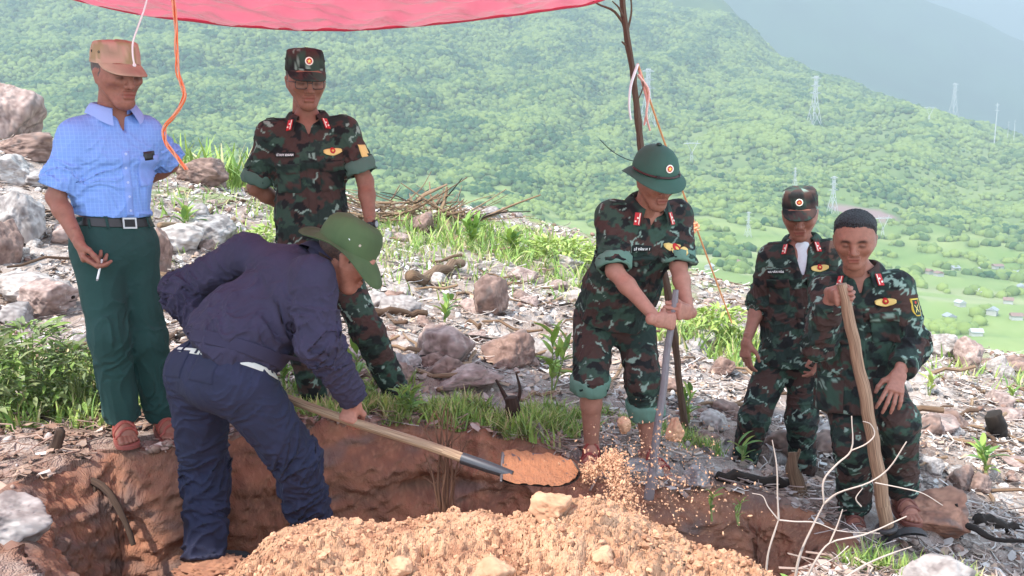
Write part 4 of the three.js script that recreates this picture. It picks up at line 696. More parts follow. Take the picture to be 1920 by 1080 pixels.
// soldier in the pith helmet
const BAR = { a: [0.7018,0.6396,-3.86], b: [0.5869,-0.2553,-3.72] };
{
  const rod = nrm3(sub3(BAR.a, BAR.b)), at = (t) => mix3(BAR.a, BAR.b, t), cm = camo(21.7), R = person({
    label: 'barefoot-legged soldier in green pith helmet and rolled camouflage trousers driving an iron bar', seed: 31, skin: [0.36, 0.165, 0.115], face: [0.25, 0.105, 0.068], base: [0.5264,-0.3088,-4.3], arm: 0.98,
    head: { pos: [0.6193,1.0949,-3.98], scale: 1.0, yaw: 20, pitch: 15, hair: [0.02, 0.018, 0.017] },
    j: { N: [0.6045,0.9762,-4.08], W: [0.5171,0.5822,-4.24], shR: [0.4434,0.9333,-4.08], shL: [0.757,0.9292,-4.18], elR: [0.4476,0.707,-3.95], elL: [0.7507,0.7069,-4.08], wrR: [0, 0, 0], wrL: [0, 0, 0], hipR: [0.3962,0.4173,-4.32], hipL: [0.597,0.4144,-4.36], knR: [0.3673,0.1696,-4.12], knL: [0.6195,0.1454,-4.18], anR: [0.3835,-0.1844,-4.22], anL: [0.6687,-0.2246,-4.28] },
    hand: { R: { grip: at(0.15), rod: rod, y: [0.75, -0.5, -0.25], curl: GRIP, thumb: GRIPTHUMB }, L: { grip: at(0.1), rod: rod, y: [-0.35, -0.75, 0.4], curl: GRIP, thumb: GRIPTHUMB } },
    foot: { R: [-8], L: [28, 8] },
    trousers: { color: camo(25.2), r0: 0.1, r1: 0.08, r2: 0.075, endR: 0.1, endL: 0.42, wr: 0.012 },
    shirt: { color: cm, sleeveR: 0.92, sleeveL: 0.92, r0: 0.07, r1: 0.07, rEnd: 0.07, wr: 0.015, hem: [0.4811,0.4371,-4.3], waist: 0.165, hemR: 0.18, vent: 0.06, open: 0.55 },
  });
  uniform(R, 21.7, { name: tapeMat('LÊ VĂN HỢI'), dx: 0.055, badgeX: 0.04 });
  for (const k of ['R', 'L']) { const [c, ax, r] = R.armEnd[k]; R.put('sleeve_cuff', cuffGeo(add3(c, mul3(ax, -0.02)), ax, r - 0.002, 0.055, 0.010, undefined, 5), MAT.camoLining); }
  for (const [kn, an, e, sd] of [[[0.3673,0.1696,-4.12], [0.3835,-0.1844,-4.22], 0.1, 3], [[0.6195,0.1454,-4.18], [0.6687,-0.2246,-4.28], 0.42, 6]]) { const c = mix3(kn, an, e - 0.06), ax = nrm3(sub3(an, kn)); R.put('trouser_cuff', cuffGeo(c, ax, 0.078, 0.08, 0.014, undefined, sd), MAT.camoLining); }
  sandal(R, 'R', MAT.rubberRed); sandal(R, 'L', MAT.rubberRed);
  // pith helmet
  const hg = plainCloth([0.022, 0.075, 0.05], 0.12), hp = [[0.0, 1.02], [0.15, 1.03], [0.35, 0.99], [0.6, 0.88], [0.82, 0.66], [0.95, 0.4], [1.0, 0.02]];
  const hel = R.onHead('pith_helmet', flip(sheet(56, 6, (u, v) => { const k = hp[Math.round(v * 6)], [x, z] = oval(u * 6.28318, 0.094 * k[1], 0.115 * k[1]); return [x, 0.042 + 0.116 * k[0], z - 0.012]; }, hg)), new THREE.MeshStandardMaterial({ color: 0xffffff, vertexColors: true, roughness: 0.7 }));
  mesh('brim', flip(sheet(72, 16, (u, v) => { const w = v < 0.5 ? v * 2 : (1 - v) * 2, lo = v < 0.5 ? -0.004 : 0, a = u * 6.28318, cs = Math.cos(a), ext = 0.032 + 0.018 * cs * cs + (cs < 0 ? 0.012 * cs * cs : 0), [x, z] = oval(a, 0.094 + w * ext * 1.05, 0.115 + w * ext); return [x, 0.046 - w * (0.016 + 0.032 * cs * cs) * (0.8 + 0.3 * w) + lo, z - 0.012]; }, hg)), new THREE.MeshStandardMaterial({ color: 0xffffff, vertexColors: true, roughness: 0.7 }), hel);
  const bt = new THREE.SphereGeometry(0.013, 14, 8); bt.scale(1, 0.55, 1); bt.translate(0, 0.161, -0.012); mesh('top_button', bt, std(0.012, 0.03, 0.022, 0.6), hel);
  const sp = []; for (let i = 0; i <= 40; i++) { const a = lerp(-1.75, 1.75, i / 40), [x, z] = oval(a, 0.099, 0.12); sp.push([x, 0.054 - 0.006 * Math.cos(a), z - 0.012]); } mesh('chin_strap', limbGeo(sp, 0.0048, 6), std(0.05, 0.018, 0.014, 0.5), hel);
  for (const a of [-0.45, 0.75]) { const [x, z] = oval(a, 0.102, 0.123), q = new THREE.BoxGeometry(0.014, 0.013, 0.006); q.lookAt(new THREE.Vector3(x, 0, z)); q.translate(x, 0.05, z - 0.011); mesh('strap_buckle', q, MAT.black, hel); }
  badge(hel, [0.002, 0.087, 0.1035], [0, 0.2, 1], [0, 1, 0], 1.2);
}
// soldier in cap at the back
{
  const cm = camo(41.1), R = person({
    label: 'soldier in camouflage cap with white undershirt standing behind the man with the hoe', seed: 41, skin: [0.29, 0.125, 0.086], face: [0.25, 0.10, 0.065], base: [1.4597,-0.6239,-4.85],
    head: { pos: [1.4951,0.8851,-4.74], yaw: -18, pitch: 14, roll: 3, wide: 1.03, hair: [0.02, 0.018, 0.017] },
    j: { N: [1.5367,0.728,-4.82], W: [1.5326,0.3306,-4.86], shR: [1.3905,0.6469,-4.85], shL: [1.6765,0.6829,-4.75], elR: [1.3499,0.3878,-4.9], elL: [1.7213,0.4099,-4.72], wrR: [1.2629,0.1963,-4.8], wrL: [1.6145,0.1904,-4.64], hipR: [1.4535,0.1144,-4.87], hipL: [1.6176,0.1266,-4.82], knR: [1.3085,-0.2203,-4.75], knL: [1.5527,-0.2197,-4.72], anR: [1.2839,-0.552,-4.85], anL: [1.6065,-0.5421,-4.8] },
    hand: { R: { y: [-0.12, -0.95, 0.2], palm: [0.8, 0, -0.5], curl: RELAX }, L: { y: [-0.15, -0.95, 0.2], palm: [-0.7, 0, -0.6], curl: RELAX } },
    foot: { R: [-25], L: [-8] },
    trousers: { color: camo(45.8), r0: 0.099, r1: 0.078, r2: 0.066, wr: 0.012 },
    shirt: { color: cm, sleeveR: 1.1, sleeveL: 1.1, r0: 0.068, r1: 0.066, rEnd: 0.066, wr: 0.014, hem: [1.5322,0.0531,-4.84], waist: 0.16, hemR: 0.185, vent: 0.15, ventW: 0.075, open: 0.75 },
  });
  uniform(R, 41.1, { name: tapeMat('NG VĂN HÒA'), plDu: -0.17, plH: 0.26 });
  R.put('undershirt', boneMesh([bone(add3(R.N, add3(mul3(R.u, -0.15), mul3(R.f, 0.02))), add3(R.N, add3(mul3(R.u, -0.02), mul3(R.f, 0.012))), [0.085, 0.082], [0.066, 0.068], { s: R.s })], 0.008, plainCloth([0.72, 0.70, 0.72])), MAT.cloth);
  for (const k of ['R', 'L']) { const [c, ax, r] = R.armEnd[k]; R.put('sleeve_cuff', cuffGeo(add3(c, mul3(ax, -0.02)), ax, r - 0.003, 0.055, 0.010, undefined, 5), MAT.camoCuff); }
  fieldCap(R, camo(49.3, 0.9), { tall: 0.08, badge: true }); shoe(R, 'R', [0.018, 0.02, 0.018]); shoe(R, 'L', [0.018, 0.02, 0.018]);
}
// bareheaded man leaning on the hoe
const HOE = { a: [1.3602,0.6859,-3.72], b: [1.6328,-0.4105,-3.74] };
{
  const rod = nrm3(sub3(HOE.a, HOE.b)), cm = camo(61.9), R = person({
    label: 'bareheaded soldier with short black hair leaning on a hoe, one hand on his thigh', seed: 53, skin: [0.31, 0.135, 0.094], face: [0.27, 0.112, 0.072], base: [1.7181,-0.5177,-4.05],
    head: { pos: [1.4943,0.8417,-3.96], scale: 1.02, yaw: -22, pitch: 12, roll: 2, wide: 1.13, fade: true, hair: [0.012, 0.010, 0.010] },
    j: { N: [1.5654,0.6807,-4.06], W: [1.6009,0.3195,-4.1], shR: [1.4281,0.5936,-4.1], shL: [1.701,0.631,-3.98], elR: [1.3509,0.3866,-3.92], elL: [1.7777,0.3724,-3.95], wrR: [0, 0, 0], wrL: [1.6509,0.2911,-3.78], hipR: [1.5526,0.1384,-4.14], hipL: [1.6924,0.1552,-4.08], knR: [1.5383,-0.0935,-3.94], knL: [1.6836,0.0653,-3.82], anR: [1.6164,-0.4377,-4.08], anL: [1.8049,-0.3285,-4.02] },
    hand: { R: { grip: [1.3723,0.6322,-3.72], rod: rod, y: [-0.1, 0.25, 0.9], curl: GRIP, thumb: GRIPTHUMB }, L: { y: [-0.35, -0.75, 0.45], palm: [0.1, -0.5, -0.8], curl: [[12, 20, 12], [14, 22, 14], [16, 24, 16], [18, 26, 16]], spread: 0.14 } },
    foot: { R: [-15], L: [-5] },
    trousers: { color: camo(65.5), r0: 0.1, r1: 0.08, r2: 0.074, wr: 0.013 },
    shirt: { color: cm, sleeveR: 1.85, sleeveL: 1.85, r0: 0.072, r1: 0.068, r2: 0.056, wr: 0.016, hem: [1.6059,0.0455,-4.08], waist: 0.168, waistD: 0.13, hemR: 0.2, hemD: 0.165, vent: 0.07, open: 0.5 },
  });
  uniform(R, 61.9, {});
  const sp = patch(R.sf, add3(mix3(R.shL, R.elL, 0.3), [0, 0, 0]), [0.95, 0, 0], sub3(R.shL, R.elL), [0.5, 0, 0.85], 0.052, 0.08, 0.005, { smooth: true, nu: 10, nv: 12, shape: (X, Y, w, h) => { const t = Y / h; return [X * (t < -0.1 ? Math.sqrt(Math.max(0.05, 1 - ((t + 0.1) / 0.45) ** 2)) : 1), Y]; } });
  R.put('sleeve_patch', sp, new THREE.MeshStandardMaterial({ roughness: 0.85, map: canvasTex(128, 192, (c, w, h) => { c.fillStyle = '#d8b94a'; c.fillRect(0, 0, w, h); c.fillStyle = '#26362a'; c.fillRect(12, 12, w - 24, h - 24); c.strokeStyle = '#e6d27a'; c.lineWidth = 9; c.beginPath(); c.moveTo(36, 70); c.lineTo(92, 150); c.moveTo(92, 70); c.lineTo(36, 150); c.stroke(); c.fillStyle = '#c23a2c'; c.beginPath(); c.arc(w / 2, 42, 16, 0, 7); c.fill(); }) }));
  for (const [x, y] of [[-0.1, -0.33], [0.1, -0.33]]) { const c = add3(R.H, add3(mul3(R.hs, x), mul3(R.u, 0.02))), pk = patch(R.sf, c, R.hs, R.u, add3(R.f, mul3(R.hs, x * 2)), 0.14, 0.15, 0.006, { color: camo(70 + x * 9) }); R.put('skirt_pocket', pk, MAT.cloth); }
  // hair: short thick cap of strands
  const hb = field(headBones({ wide: 1.13 })), hf = (p) => { // cropped hair, tapering into the skin at the hairline
    const ax = Math.abs(p[0]), line = 0.004 * noise(p[0] * 120, 7, p[2] * 120) + lerp(0.006, 0.067 - 0.6 * Math.max(0, ax - 0.05), sstep(0.012, 0.045, p[2])) - 0.045 * sstep(-0.02, -0.06, p[2]);
    if (ax > 0.0865 && p[2] > -0.04 && p[1] < 0.03) return 0.01;
    return hb(p) - lerp(-0.004, 0.0095, sstep(0, 0.034, p[1] - line) * (0.5 + 0.5 * sstep(0.04, 0.08, p[1]))) - 0.0028 * noise(p[0] * 150, p[1] * 90, p[2] * 150);
  };
  R.onHead('hair', netMesh(hf, [-0.1, -0.05, -0.13], [0.1, 0.14, 0.11], 0.0034, (p) => mul3([0.012, 0.010, 0.010], 1 + 0.5 * noise(p[0] * 200, p[1] * 60, p[2] * 200))), vcol(0.7));
  sandal(R, 'R', std(0.16, 0.05, 0.035, 0.6)); sandal(R, 'L', std(0.16, 0.05, 0.035, 0.6));
}


// ---- tools
const woodTex = noiseTex(128, 512, (u, v) => { const n = 0.5 + 0.5 * tileN(u * 1, v * 0.25, 30, 2) + 0.3 * tileN(u, v * 0.1, 60, 6), k = clamp(n); return mix3([0.36, 0.28, 0.22], [0.68, 0.60, 0.50], k); }, true);
const woodMat = (c) => new THREE.MeshStandardMaterial({ color: new THREE.Color(...c), map: woodTex, roughness: 0.75 });
{
  const { a, b } = SHOVEL, d = nrm3(sub3(b, a)), L = len3(sub3(b, a)), at = (t) => add3(a, mul3(d, t)), base = b, sh = thing('shovel', 'long handled shovel held by the digging man, blade rust red with soil', 'shovel', base);
  const pts = []; for (let i = 0; i <= 16; i++) pts.push(add3(at((L - 0.1) * i / 16), [0, 0.004 * Math.sin(i * 0.6), 0]));
  mesh('handle', shift(limbGeo(pts, [0.0165, 0.0185], 12, 0.06), base), woodMat([1.3, 1.2, 1.1]), sh);
  mesh('socket', shift(limbGeo([at(L - 0.17), at(L - 0.06), at(L + 0.03)], [0.0215, 0.021, 0.016], 12), base), std(0.05, 0.052, 0.06, 0.5, { metalness: 0.5 }), sh);
  // blade frame: length along x, normal n
  const x = nrm3([0.985, -0.08, 0.0]), n = nrm3([0.05, 0.97, 0.2]), y = nrm3(cross3(n, x)), nn = cross3(x, y), bp = add3(b, mul3(x, -0.01)), BL = 0.285, BW = 0.215;
  const blade = (off, th, kx = 1) => sheet(22, 14, (u, v) => { const l = u * BL * kx, w = BW * 0.5 * (u < 0.08 ? 0.86 + u * 1.7 : u < 0.5 ? 1 : Math.sqrt(Math.max(0, 1 - ((u - 0.5) / 0.5) ** 2.4))) * (v * 2 - 1), dish = 0.028 * (Math.abs(v * 2 - 1) ** 2) * (1 - 0.4 * u) + 0.012 * u * u + off + (th ? th * Math.max(0, 1 - (2 * v - 1) ** 2) * Math.sin(Math.min(1, u * 1.2) * 3.1) + 0.007 * noise(u * 9, v * 7, 3) + 0.004 * noise(u * 25, v * 20, 5) : 0); return add3(bp, add3(mul3(x, l), add3(mul3(y, w), mul3(nn, dish)))); });
  const bl = mesh('blade', shift(blade(0, 0), base), std(0.11, 0.085, 0.08, 0.45, { metalness: 0.55, side: THREE.DoubleSide }), sh);
  mesh('blade_back', shift(blade(-0.003, 0), base), std(0.11, 0.085, 0.08, 0.45, { metalness: 0.55, side: THREE.DoubleSide }), sh);
  const soil = blade(0.002, 0.010, 0.97); mesh('soil_layer', shift(soil, base), std(0.31, 0.125, 0.06, 0.95, { side: THREE.DoubleSide, bumpMap: soilBump, bumpScale: 0.004 }), bl);
  for (const s of [-1, 1]) mesh('foot_rest', shift(limbGeo([add3(bp, mul3(y, s * 0.02)), add3(bp, add3(mul3(y, s * BW * 0.44), mul3(nn, 0.024)))], 0.006, 6), base), std(0.12, 0.11, 0.115, 0.5, { metalness: 0.5 }), bl);
}
{
  const { a, b } = BAR, base = b, bar = thing('crowbar', 'long grey iron digging bar driven into the ground by the helmeted soldier', 'crowbar', base), pts = [], d = sub3(b, a);
  for (let i = 0; i <= 14; i++) pts.push(add3(add3(a, mul3(d, i / 14 * 0.86)), [0.003 * Math.sin(i), 0, 0.002 * Math.cos(i * 1.7)]));
  const iron = new THREE.MeshStandardMaterial({ color: new THREE.Color(0.23, 0.20, 0.205), roughness: 0.55, metalness: 0.35, bumpMap: soilBump, bumpScale: 0.002 });
  mesh('shaft', shift(limbGeo(pts, [0.0135, 0.0185], 10, 0.08), base), iron, bar);
  const c0 = add3(a, mul3(d, 0.855)), bone2 = [bone(c0, b, [0.019, 0.018], [0.026, 0.004], { s: [1, 0, 0.2] })]; mesh('chisel_end', shift(boneMesh(bone2, 0.006), base), iron, bar);
}
{
  const { a, b } = HOE, d = sub3(b, a), base = b, hoe = thing('hoe', 'heavy hoe with a pale wooden pole under the bareheaded soldier\'s hand', 'hoe', base), pts = [];
  for (let i = 0; i <= 18; i++) { const t = i / 18; pts.push(add3(add3(a, mul3(d, t)), [0.012 * Math.sin(t * 3.1) + 0.003 * Math.sin(i * 1.9), 0, 0.003 * Math.sin(i)])); }
  mesh('handle', shift(limbGeo(pts, [0.0215, 0.031], 12, 0.12, 4), base), woodMat([1.2, 1.0, 0.92]), hoe);
  const iron = std(0.07, 0.06, 0.058, 0.6, { metalness: 0.4 });
  const e = nrm3(d), ring = new THREE.TorusGeometry(0.036, 0.012, 8, 24); ring.lookAt(V(e)); ring.translate(...add3(b, mul3(e, -0.02))); mesh('eye_ring', shift(ring, base), iron, hoe);
  const blade = (o) => sheet(20, 4, (u, v) => { const t = u * 2 - 1, w = (0.045 + 0.03 * Math.abs(t)) * (v - 0.5) * 2 * 0.5; return add3(add3(b, mul3(e, 0.004)), [0.015 + t * 0.14, t * 0.065 - 0.055 * t * t + o, 0.02 + w + 0.0 * t]); });
  mesh('blade', shift(mergeGeometries([blade(0.004), flip(blade(-0.006))]), base), std(0.07, 0.06, 0.058, 0.6, { metalness: 0.4, side: THREE.DoubleSide }), hoe);
}
// ---- shelter: tarpaulin, pole, cords
{
  const edge = [[-3.043,2.2837,-4.5], [-2.5604,2.0775,-4.58], [-2.1541,1.9551,-4.62], [-1.8635,1.89,-4.66], [-1.4852,1.8439,-4.7], [-1.1731,1.8205,-4.72], [-0.857,1.8149,-4.74], [-0.5375,1.8353,-4.76], [-0.1624,1.8764,-4.8], [0.1363,1.9181,-4.84], [0.4381,1.9695,-4.87], [0.5662,2.0371,-4.9]], cr = new THREE.CatmullRomCurve3(edge.map(V));
  const nearE = [[-3.0, 2.35, -2.3], [-1.6, 2.2, -2.42], [-0.2, 2.15, -2.5], [1.15, 2.28, -2.62]], cn = new THREE.CatmullRomCurve3(nearE.map(V));
  const f = (u, v) => { const A = cr.getPoint(u), B = cn.getPoint(u), sag = Math.sin(Math.min(1, v) * Math.PI) * 0.14 * Math.sin(u * Math.PI), p = A.clone().lerp(B, v); const w = 0.022 * noise(u * 14, v * 5, 1) + 0.010 * noise(u * 34, v * 13, 7) + 0.014 * Math.abs(noise((u * 9 + v * 6) * 1.2, v * 3, 9)); return [p.x, p.y - sag + w * sstep(0, 0.03, v), p.z + w * 0.4]; };
  const tm = phys(0.58, 0.115, 0.165, 1, { transmission: 0.55, thickness: 0, side: THREE.DoubleSide });
  const base = [0.5662,2.0371,-4.9], tarp = thing('tarpaulin', 'red translucent tarpaulin stretched overhead between poles, its edge sagging', 'tarpaulin', base);
  mesh('sheet', shift(sheet(120, 60, f), base), tm, tarp);
  const hem = []; for (let i = 0; i <= 120; i++) { const p = f(i / 120, 0.004); hem.push([p[0], p[1] - 0.004, p[2]]); } mesh('hem', shift(limbGeo(hem, 0.008, 6), base), phys(0.62, 0.07, 0.12, 1, {}), tarp);
}
const bark = (c) => new THREE.MeshStandardMaterial({ color: new THREE.Color(...c), roughness: 0.95, map: woodTex });
{
  const pts = curvePts([[0.5486,2.3711,-4.9], [0.5734,1.9523,-4.9], [0.5988,1.792,-4.9], [0.6348,1.6033,-4.91], [0.6602,1.4108,-4.9], [0.6894,1.1881,-4.91], [0.7497,0.8768,-4.9], [0.8178,0.5877,-4.9], [0.8823,0.2631,-4.9], [0.9197,-0.0079,-4.9], [0.9759,-0.3831,-4.9]], 40), base = pts[40];
  const pole = thing('tent_pole', 'crooked bare tree pole holding up the corner of the red tarpaulin', 'pole', base); mesh('trunk', shift(limbGeo(pts, [0.0155, 0.02], 9, 0.3, 3), base), bark([0.42, 0.35, 0.34]), pole);
  for (const [q, r] of [[[[0.5808,1.859,-4.9], [0.5221,1.9232,-4.88], [0.4429,1.9523,-4.86], [0.3943,1.981,-4.84]], 0.008], [[[0.5803,1.8858,-4.9], [0.5471,1.9365,-4.86], [0.5115,1.9653,-4.84]], 0.007], [[[0.5983,1.8189,-4.9], [0.6219,1.9296,-4.93], [0.6079,2.0629,-4.93]], 0.008], [[[0.6123,1.7391,-4.91], [0.5692,1.7686,-4.88]], 0.01], [[[0.6456,1.4384,-4.9], [0.6921,1.5496,-4.93], [0.6669,1.6607,-4.95]], 0.004]]) mesh('twig', shift(limbGeo(curvePts(q, 10), [r, r * 0.4], 6), base), bark([0.5, 0.42, 0.4]), pole);
  const wire = thing('wire', 'thin dark wire sticking out from the tarpaulin pole beside the pith helmet', 'wire', [0.6943,1.1603,-4.9]); mesh('strand', shift(limbGeo(curvePts([[0.4611,1.2669,-4.85], [0.5344,1.2029,-4.87], [0.6209,1.1609,-4.88], [0.6945,1.1519,-4.9]], 12), 0.0022, 5), [0.6943,1.1603,-4.9]), MAT.black, wire);
}
const orange = phys(0.95, 0.22, 0.06, 0.6, { transmission: 0.25, thickness: 0 }), whiteStr = std(0.75, 0.68, 0.66, 0.8);
tag(mesh('guy_rope', limbGeo(curvePts([[0.6574,1.657,-4.9], [0.8542,1.3,-5.3], [1.1729,0.749,-5.9], [1.5273,0.1135,-6.5], [1.6572,-0.1079,-6.75]], 20), 0.0065, 6), std(0.80, 0.36, 0.16, 0.8)), 'thin orange guy rope slanting down behind the pith helmet to the slope', 'rope');
{
  const at = [1.1805,0.7283,-5.9], k = thing('rope_knot', 'small orange knot of plastic twine tied halfway down the guy rope', 'knot', at); for (let i = 0; i < 5; i++) { const r = rng(i + 3), q = [at, add3(at, [(r() - 0.5) * 0.06, -0.02 * i, 0.02]), add3(at, [(r() - 0.5) * 0.12, (r() - 0.55) * 0.12, 0.03])]; mesh('loop', shift(limbGeo(curvePts(q, 6), [0.011, 0.004], 6), at), std(0.9, 0.4, 0.2, 0.7), k); }
  const at2 = [0.6662,1.6367,-4.92], s = thing('twine_tails', 'pink plastic twine tails hanging from the guy rope beside the pole', 'twine', at2);
  [[[1198, 128], [1206, 160], [1214, 195], [1208, 235]], [[1196, 140], [1216, 170], [1212, 215], [1218, 245]], [[1196, 120], [1183, 160], [1180, 200], [1178, 222]]].forEach((q, i) => mesh('tail', shift(limbGeo(curvePts([[[0.6675,1.6374,-4.93], [0.6949,1.5507,-4.95], [0.7213,1.454,-4.96], [0.7084,1.3422,-4.97]], [[0.6627,1.6045,-4.93], [0.7238,1.523,-4.95], [0.717,1.3982,-4.96], [0.7405,1.3141,-4.97]], [[0.6507,1.6534,-4.85], [0.6159,1.5451,-4.84], [0.6087,1.4364,-4.83], [0.6185,1.3684,-4.83]]][i], 14), [0.008, 0.005], 6), at2), [std(0.75, 0.3, 0.24, 0.7), std(0.8, 0.42, 0.34, 0.7), whiteStr][i], s));
  const pts = curvePts([[-1.2942,1.8764,-3.6], [-1.2813,1.7597,-3.6], [-1.2824,1.6417,-3.6], [-1.2836,1.5224,-3.6], [-1.2656,1.4461,-3.6], [-1.3007,1.3774,-3.6], [-1.3497,1.3204,-3.6], [-1.345,1.2632,-3.6], [-1.3107,1.2138,-3.6], [-1.2723,1.1602,-3.6]], 50), b2 = pts[0], tw = thing('twine', 'bright orange plastic twine dangling from the tarpaulin beside the man in blue', 'twine', b2);
  for (let s2 = 0; s2 < 5; s2++) mesh('strand', shift(limbGeo(pts.map((p, i) => add3(p, [0.0062 * Math.cos(s2 * 1.26 + i * 0.34 + Math.sin(s2 + i * 0.2)), 0, 0.0062 * Math.sin(s2 * 1.26 + i * 0.34)])), [0.0026, 0.0034], 6, 0.5, s2), b2), s2 % 2 ? orange : phys(0.90, 0.42, 0.24, 0.6, { transmission: 0.2, thickness: 0 }), tw);
  const w = curvePts([[-1.3269,1.8604,-3.5], [-1.355,1.7622,-3.5], [-1.3799,1.6837,-3.48], [-1.3972,1.6294,-3.47], [-1.3965,1.5808,-3.46], [-1.3929,1.5483,-3.46]], 24), ws = thing('white_string', 'thin white string hanging down in front of the tan cap', 'string', w[0]); mesh('strand', shift(limbGeo(w, 0.0034, 6), w[0]), whiteStr, ws); const kn = new THREE.SphereGeometry(0.007, 8, 6); kn.translate(...w[24]); mesh('knot', shift(kn, w[0]), whiteStr, ws);
}
// ---- heap of dug soil
const moundRidge = [[-1.1287,-0.1838,-2.72], [-0.9147,-0.109,-2.76], [-0.7999,-0.0065,-2.8], [-0.6619,0.0314,-2.86], [-0.563,0.0263,-2.88], [-0.4279,0.015,-2.88], [-0.3206,0.032,-2.88], [-0.2064,0.049,-2.88], [-0.0854,0.0527,-2.88], [-0.0177,0.0483,-2.86], [0.0707,0.067,-2.86], [0.171,0.1006,-2.86], [0.3121,0.1006,-2.86], [0.4119,0.052,-2.86], [0.5124,-0.0005,-2.86], [0.6091,-0.0439,-2.84], [0.6764,-0.051,-2.8], [0.7588,-0.053,-2.74], [0.8275,-0.082,-2.7], [0.998,-0.176,-2.64]];
const soilCol = (p) => { const a = fbm(p[0] * 6, p[1] * 6, p[2] * 6, 4), b = noise(p[0] * 60, p[1] * 60, p[2] * 60); let c = mix3([0.51, 0.295, 0.178], [0.39, 0.21, 0.122], clamp(0.5 + a * 1.4)); c = mix3(c, [0.26, 0.115, 0.065], sstep(0.22, 0.5, fbm(p[0] * 4 + 8, p[1] * 4, p[2] * 4, 3)) * 0.8); return mul3(c, 1 + 0.12 * b); };
{
  const cr = new THREE.CatmullRomCurve3(moundRidge.map(V));
  const y0 = -0.4, f = (u, v) => { // v 0 back foot .. 0.3 ridge .. 1 front
    const r = cr.getPoint(u); let x = r.x, z, y;
    if (v < 0.3) { const t = 1 - v / 0.3; z = r.z - t * (0.12 + 0.75 * Math.max(0, r.y - y0)); y = lerp(r.y, y0 - 0.1, Math.pow(t, 1.25)); } else { const t = (v - 0.3) / 0.7; z = r.z + t * 1.25; y = lerp(r.y, Math.min(r.y, y0 - 0.1), Math.pow(t, 1.4) * 0.9) - 0.02 * t; }
    x *= 1 - 0.12 * Math.max(0, (v - 0.3) / 0.7); const k = sstep(0.02, 0.1, u) * (1 - sstep(0.92, 0.99, u));
    const n = 0.05 * fbm(x * 5, y * 5, z * 5, 3) + 0.026 * Math.abs(noise(x * 17, y * 17, z * 17)) + 0.018 * Math.abs(noiseB(x * 41, y * 41, z * 41)) + 0.009 * noise(x * 95, y * 95, z * 95), e = v > 0.26 && v < 0.36 ? 0.5 : 1;
    return [x, y + n * e * 0.9, z + n * 0.5, x / 0.4, z / 0.4];
  };
  const base = [0.1, -0.45, -2.6], m = thing('soil_heap', 'heap of freshly dug pale orange soil in front of the pit', 'soil heap', base);
  mesh('heap', shift(flip(sheet(340, 190, f, soilCol)), base), vcol(0.97, { bumpMap: soilBump, bumpScale: 0.006 }), m);
  // crumbs and clods lying on it
  const R = rng(9), crumbs = [], g = [0, 1, 2].map((i) => faceted(blobGeo(40 + i, 1, 0.3, 1.9, [1, 0.7, 1], undefined, 0.4, 7))), col = new THREE.Color(), M = new THREE.Matrix4(), q = new THREE.Quaternion(), e = new THREE.Euler();
  const ims = g.map((q2) => new THREE.InstancedMesh(q2, std(1, 1, 1, 0.97), 3200));
  for (const im of ims) { for (let i = 0; i < 3200; i++) { const u = lerp(0.03, 0.97, R()), v = lerp(0.2, 0.95, R() ** 1.2), p = f(u, v), s = 0.0018 + 0.012 * R() ** 10 + 0.0024 * R(); e.set(R() * 6, R() * 6, R() * 6); M.compose(new THREE.Vector3(p[0] - base[0], p[1] - base[1] + s * 0.35, p[2] - base[2]), q.setFromEuler(e), new THREE.Vector3(s * (0.8 + R() * 0.6), s, s * (0.8 + R() * 0.5))); im.setMatrixAt(i, M); im.setColorAt(i, col.setRGB(...mul3(soilCol([p[0] * 3, p[1] * 3, p[2] * 3]), 0.9 + 0.25 * R()))); } im.name = 'crumbs'; im.userData.kind = 'stuff'; im.castShadow = im.receiveShadow = true; m.add(im); }
  // big clods: placed on the heap, each its own thing
  const clods = [[0.56, 0.33, 0.062, 'largest clod of pale soil on the crest of the heap'], [0.44, 0.5, 0.06, 'orange soil clod in the middle of the heap front'], [0.50, 0.56, 0.085, 'dark brown rounded clod half buried in the heap'], [0.30, 0.46, 0.04, 'small reddish clod on the heap near the digging man'], [0.26, 0.62, 0.05, 'brown crumbling clod low on the heap near the pit corner'], [0.62, 0.46, 0.035, 'small round clod below the heap crest']];
  for (const [u, v, s, label] of clods) { const p = f(u, v), dark = label.includes('dark') || label.includes('brown'), k = blobGeo(s * 900, 10, 0.13, 1.6, [s * 1.2, s * 1.0, s * 1.1], (w) => mul3(soilCol([w[0] + u, w[1], w[2]]), dark ? 0.55 : 1), 0.35, 12); const c = mesh('soil_clod', k, vcol(0.97, { bumpMap: soilBump, bumpScale: 0.004 })); c.position.set(p[0], p[1] + s * 0.25, p[2]); tag(c, label, 'clod', 'clods on the soil heap'); }
  globalThis.heapAt = f;
}
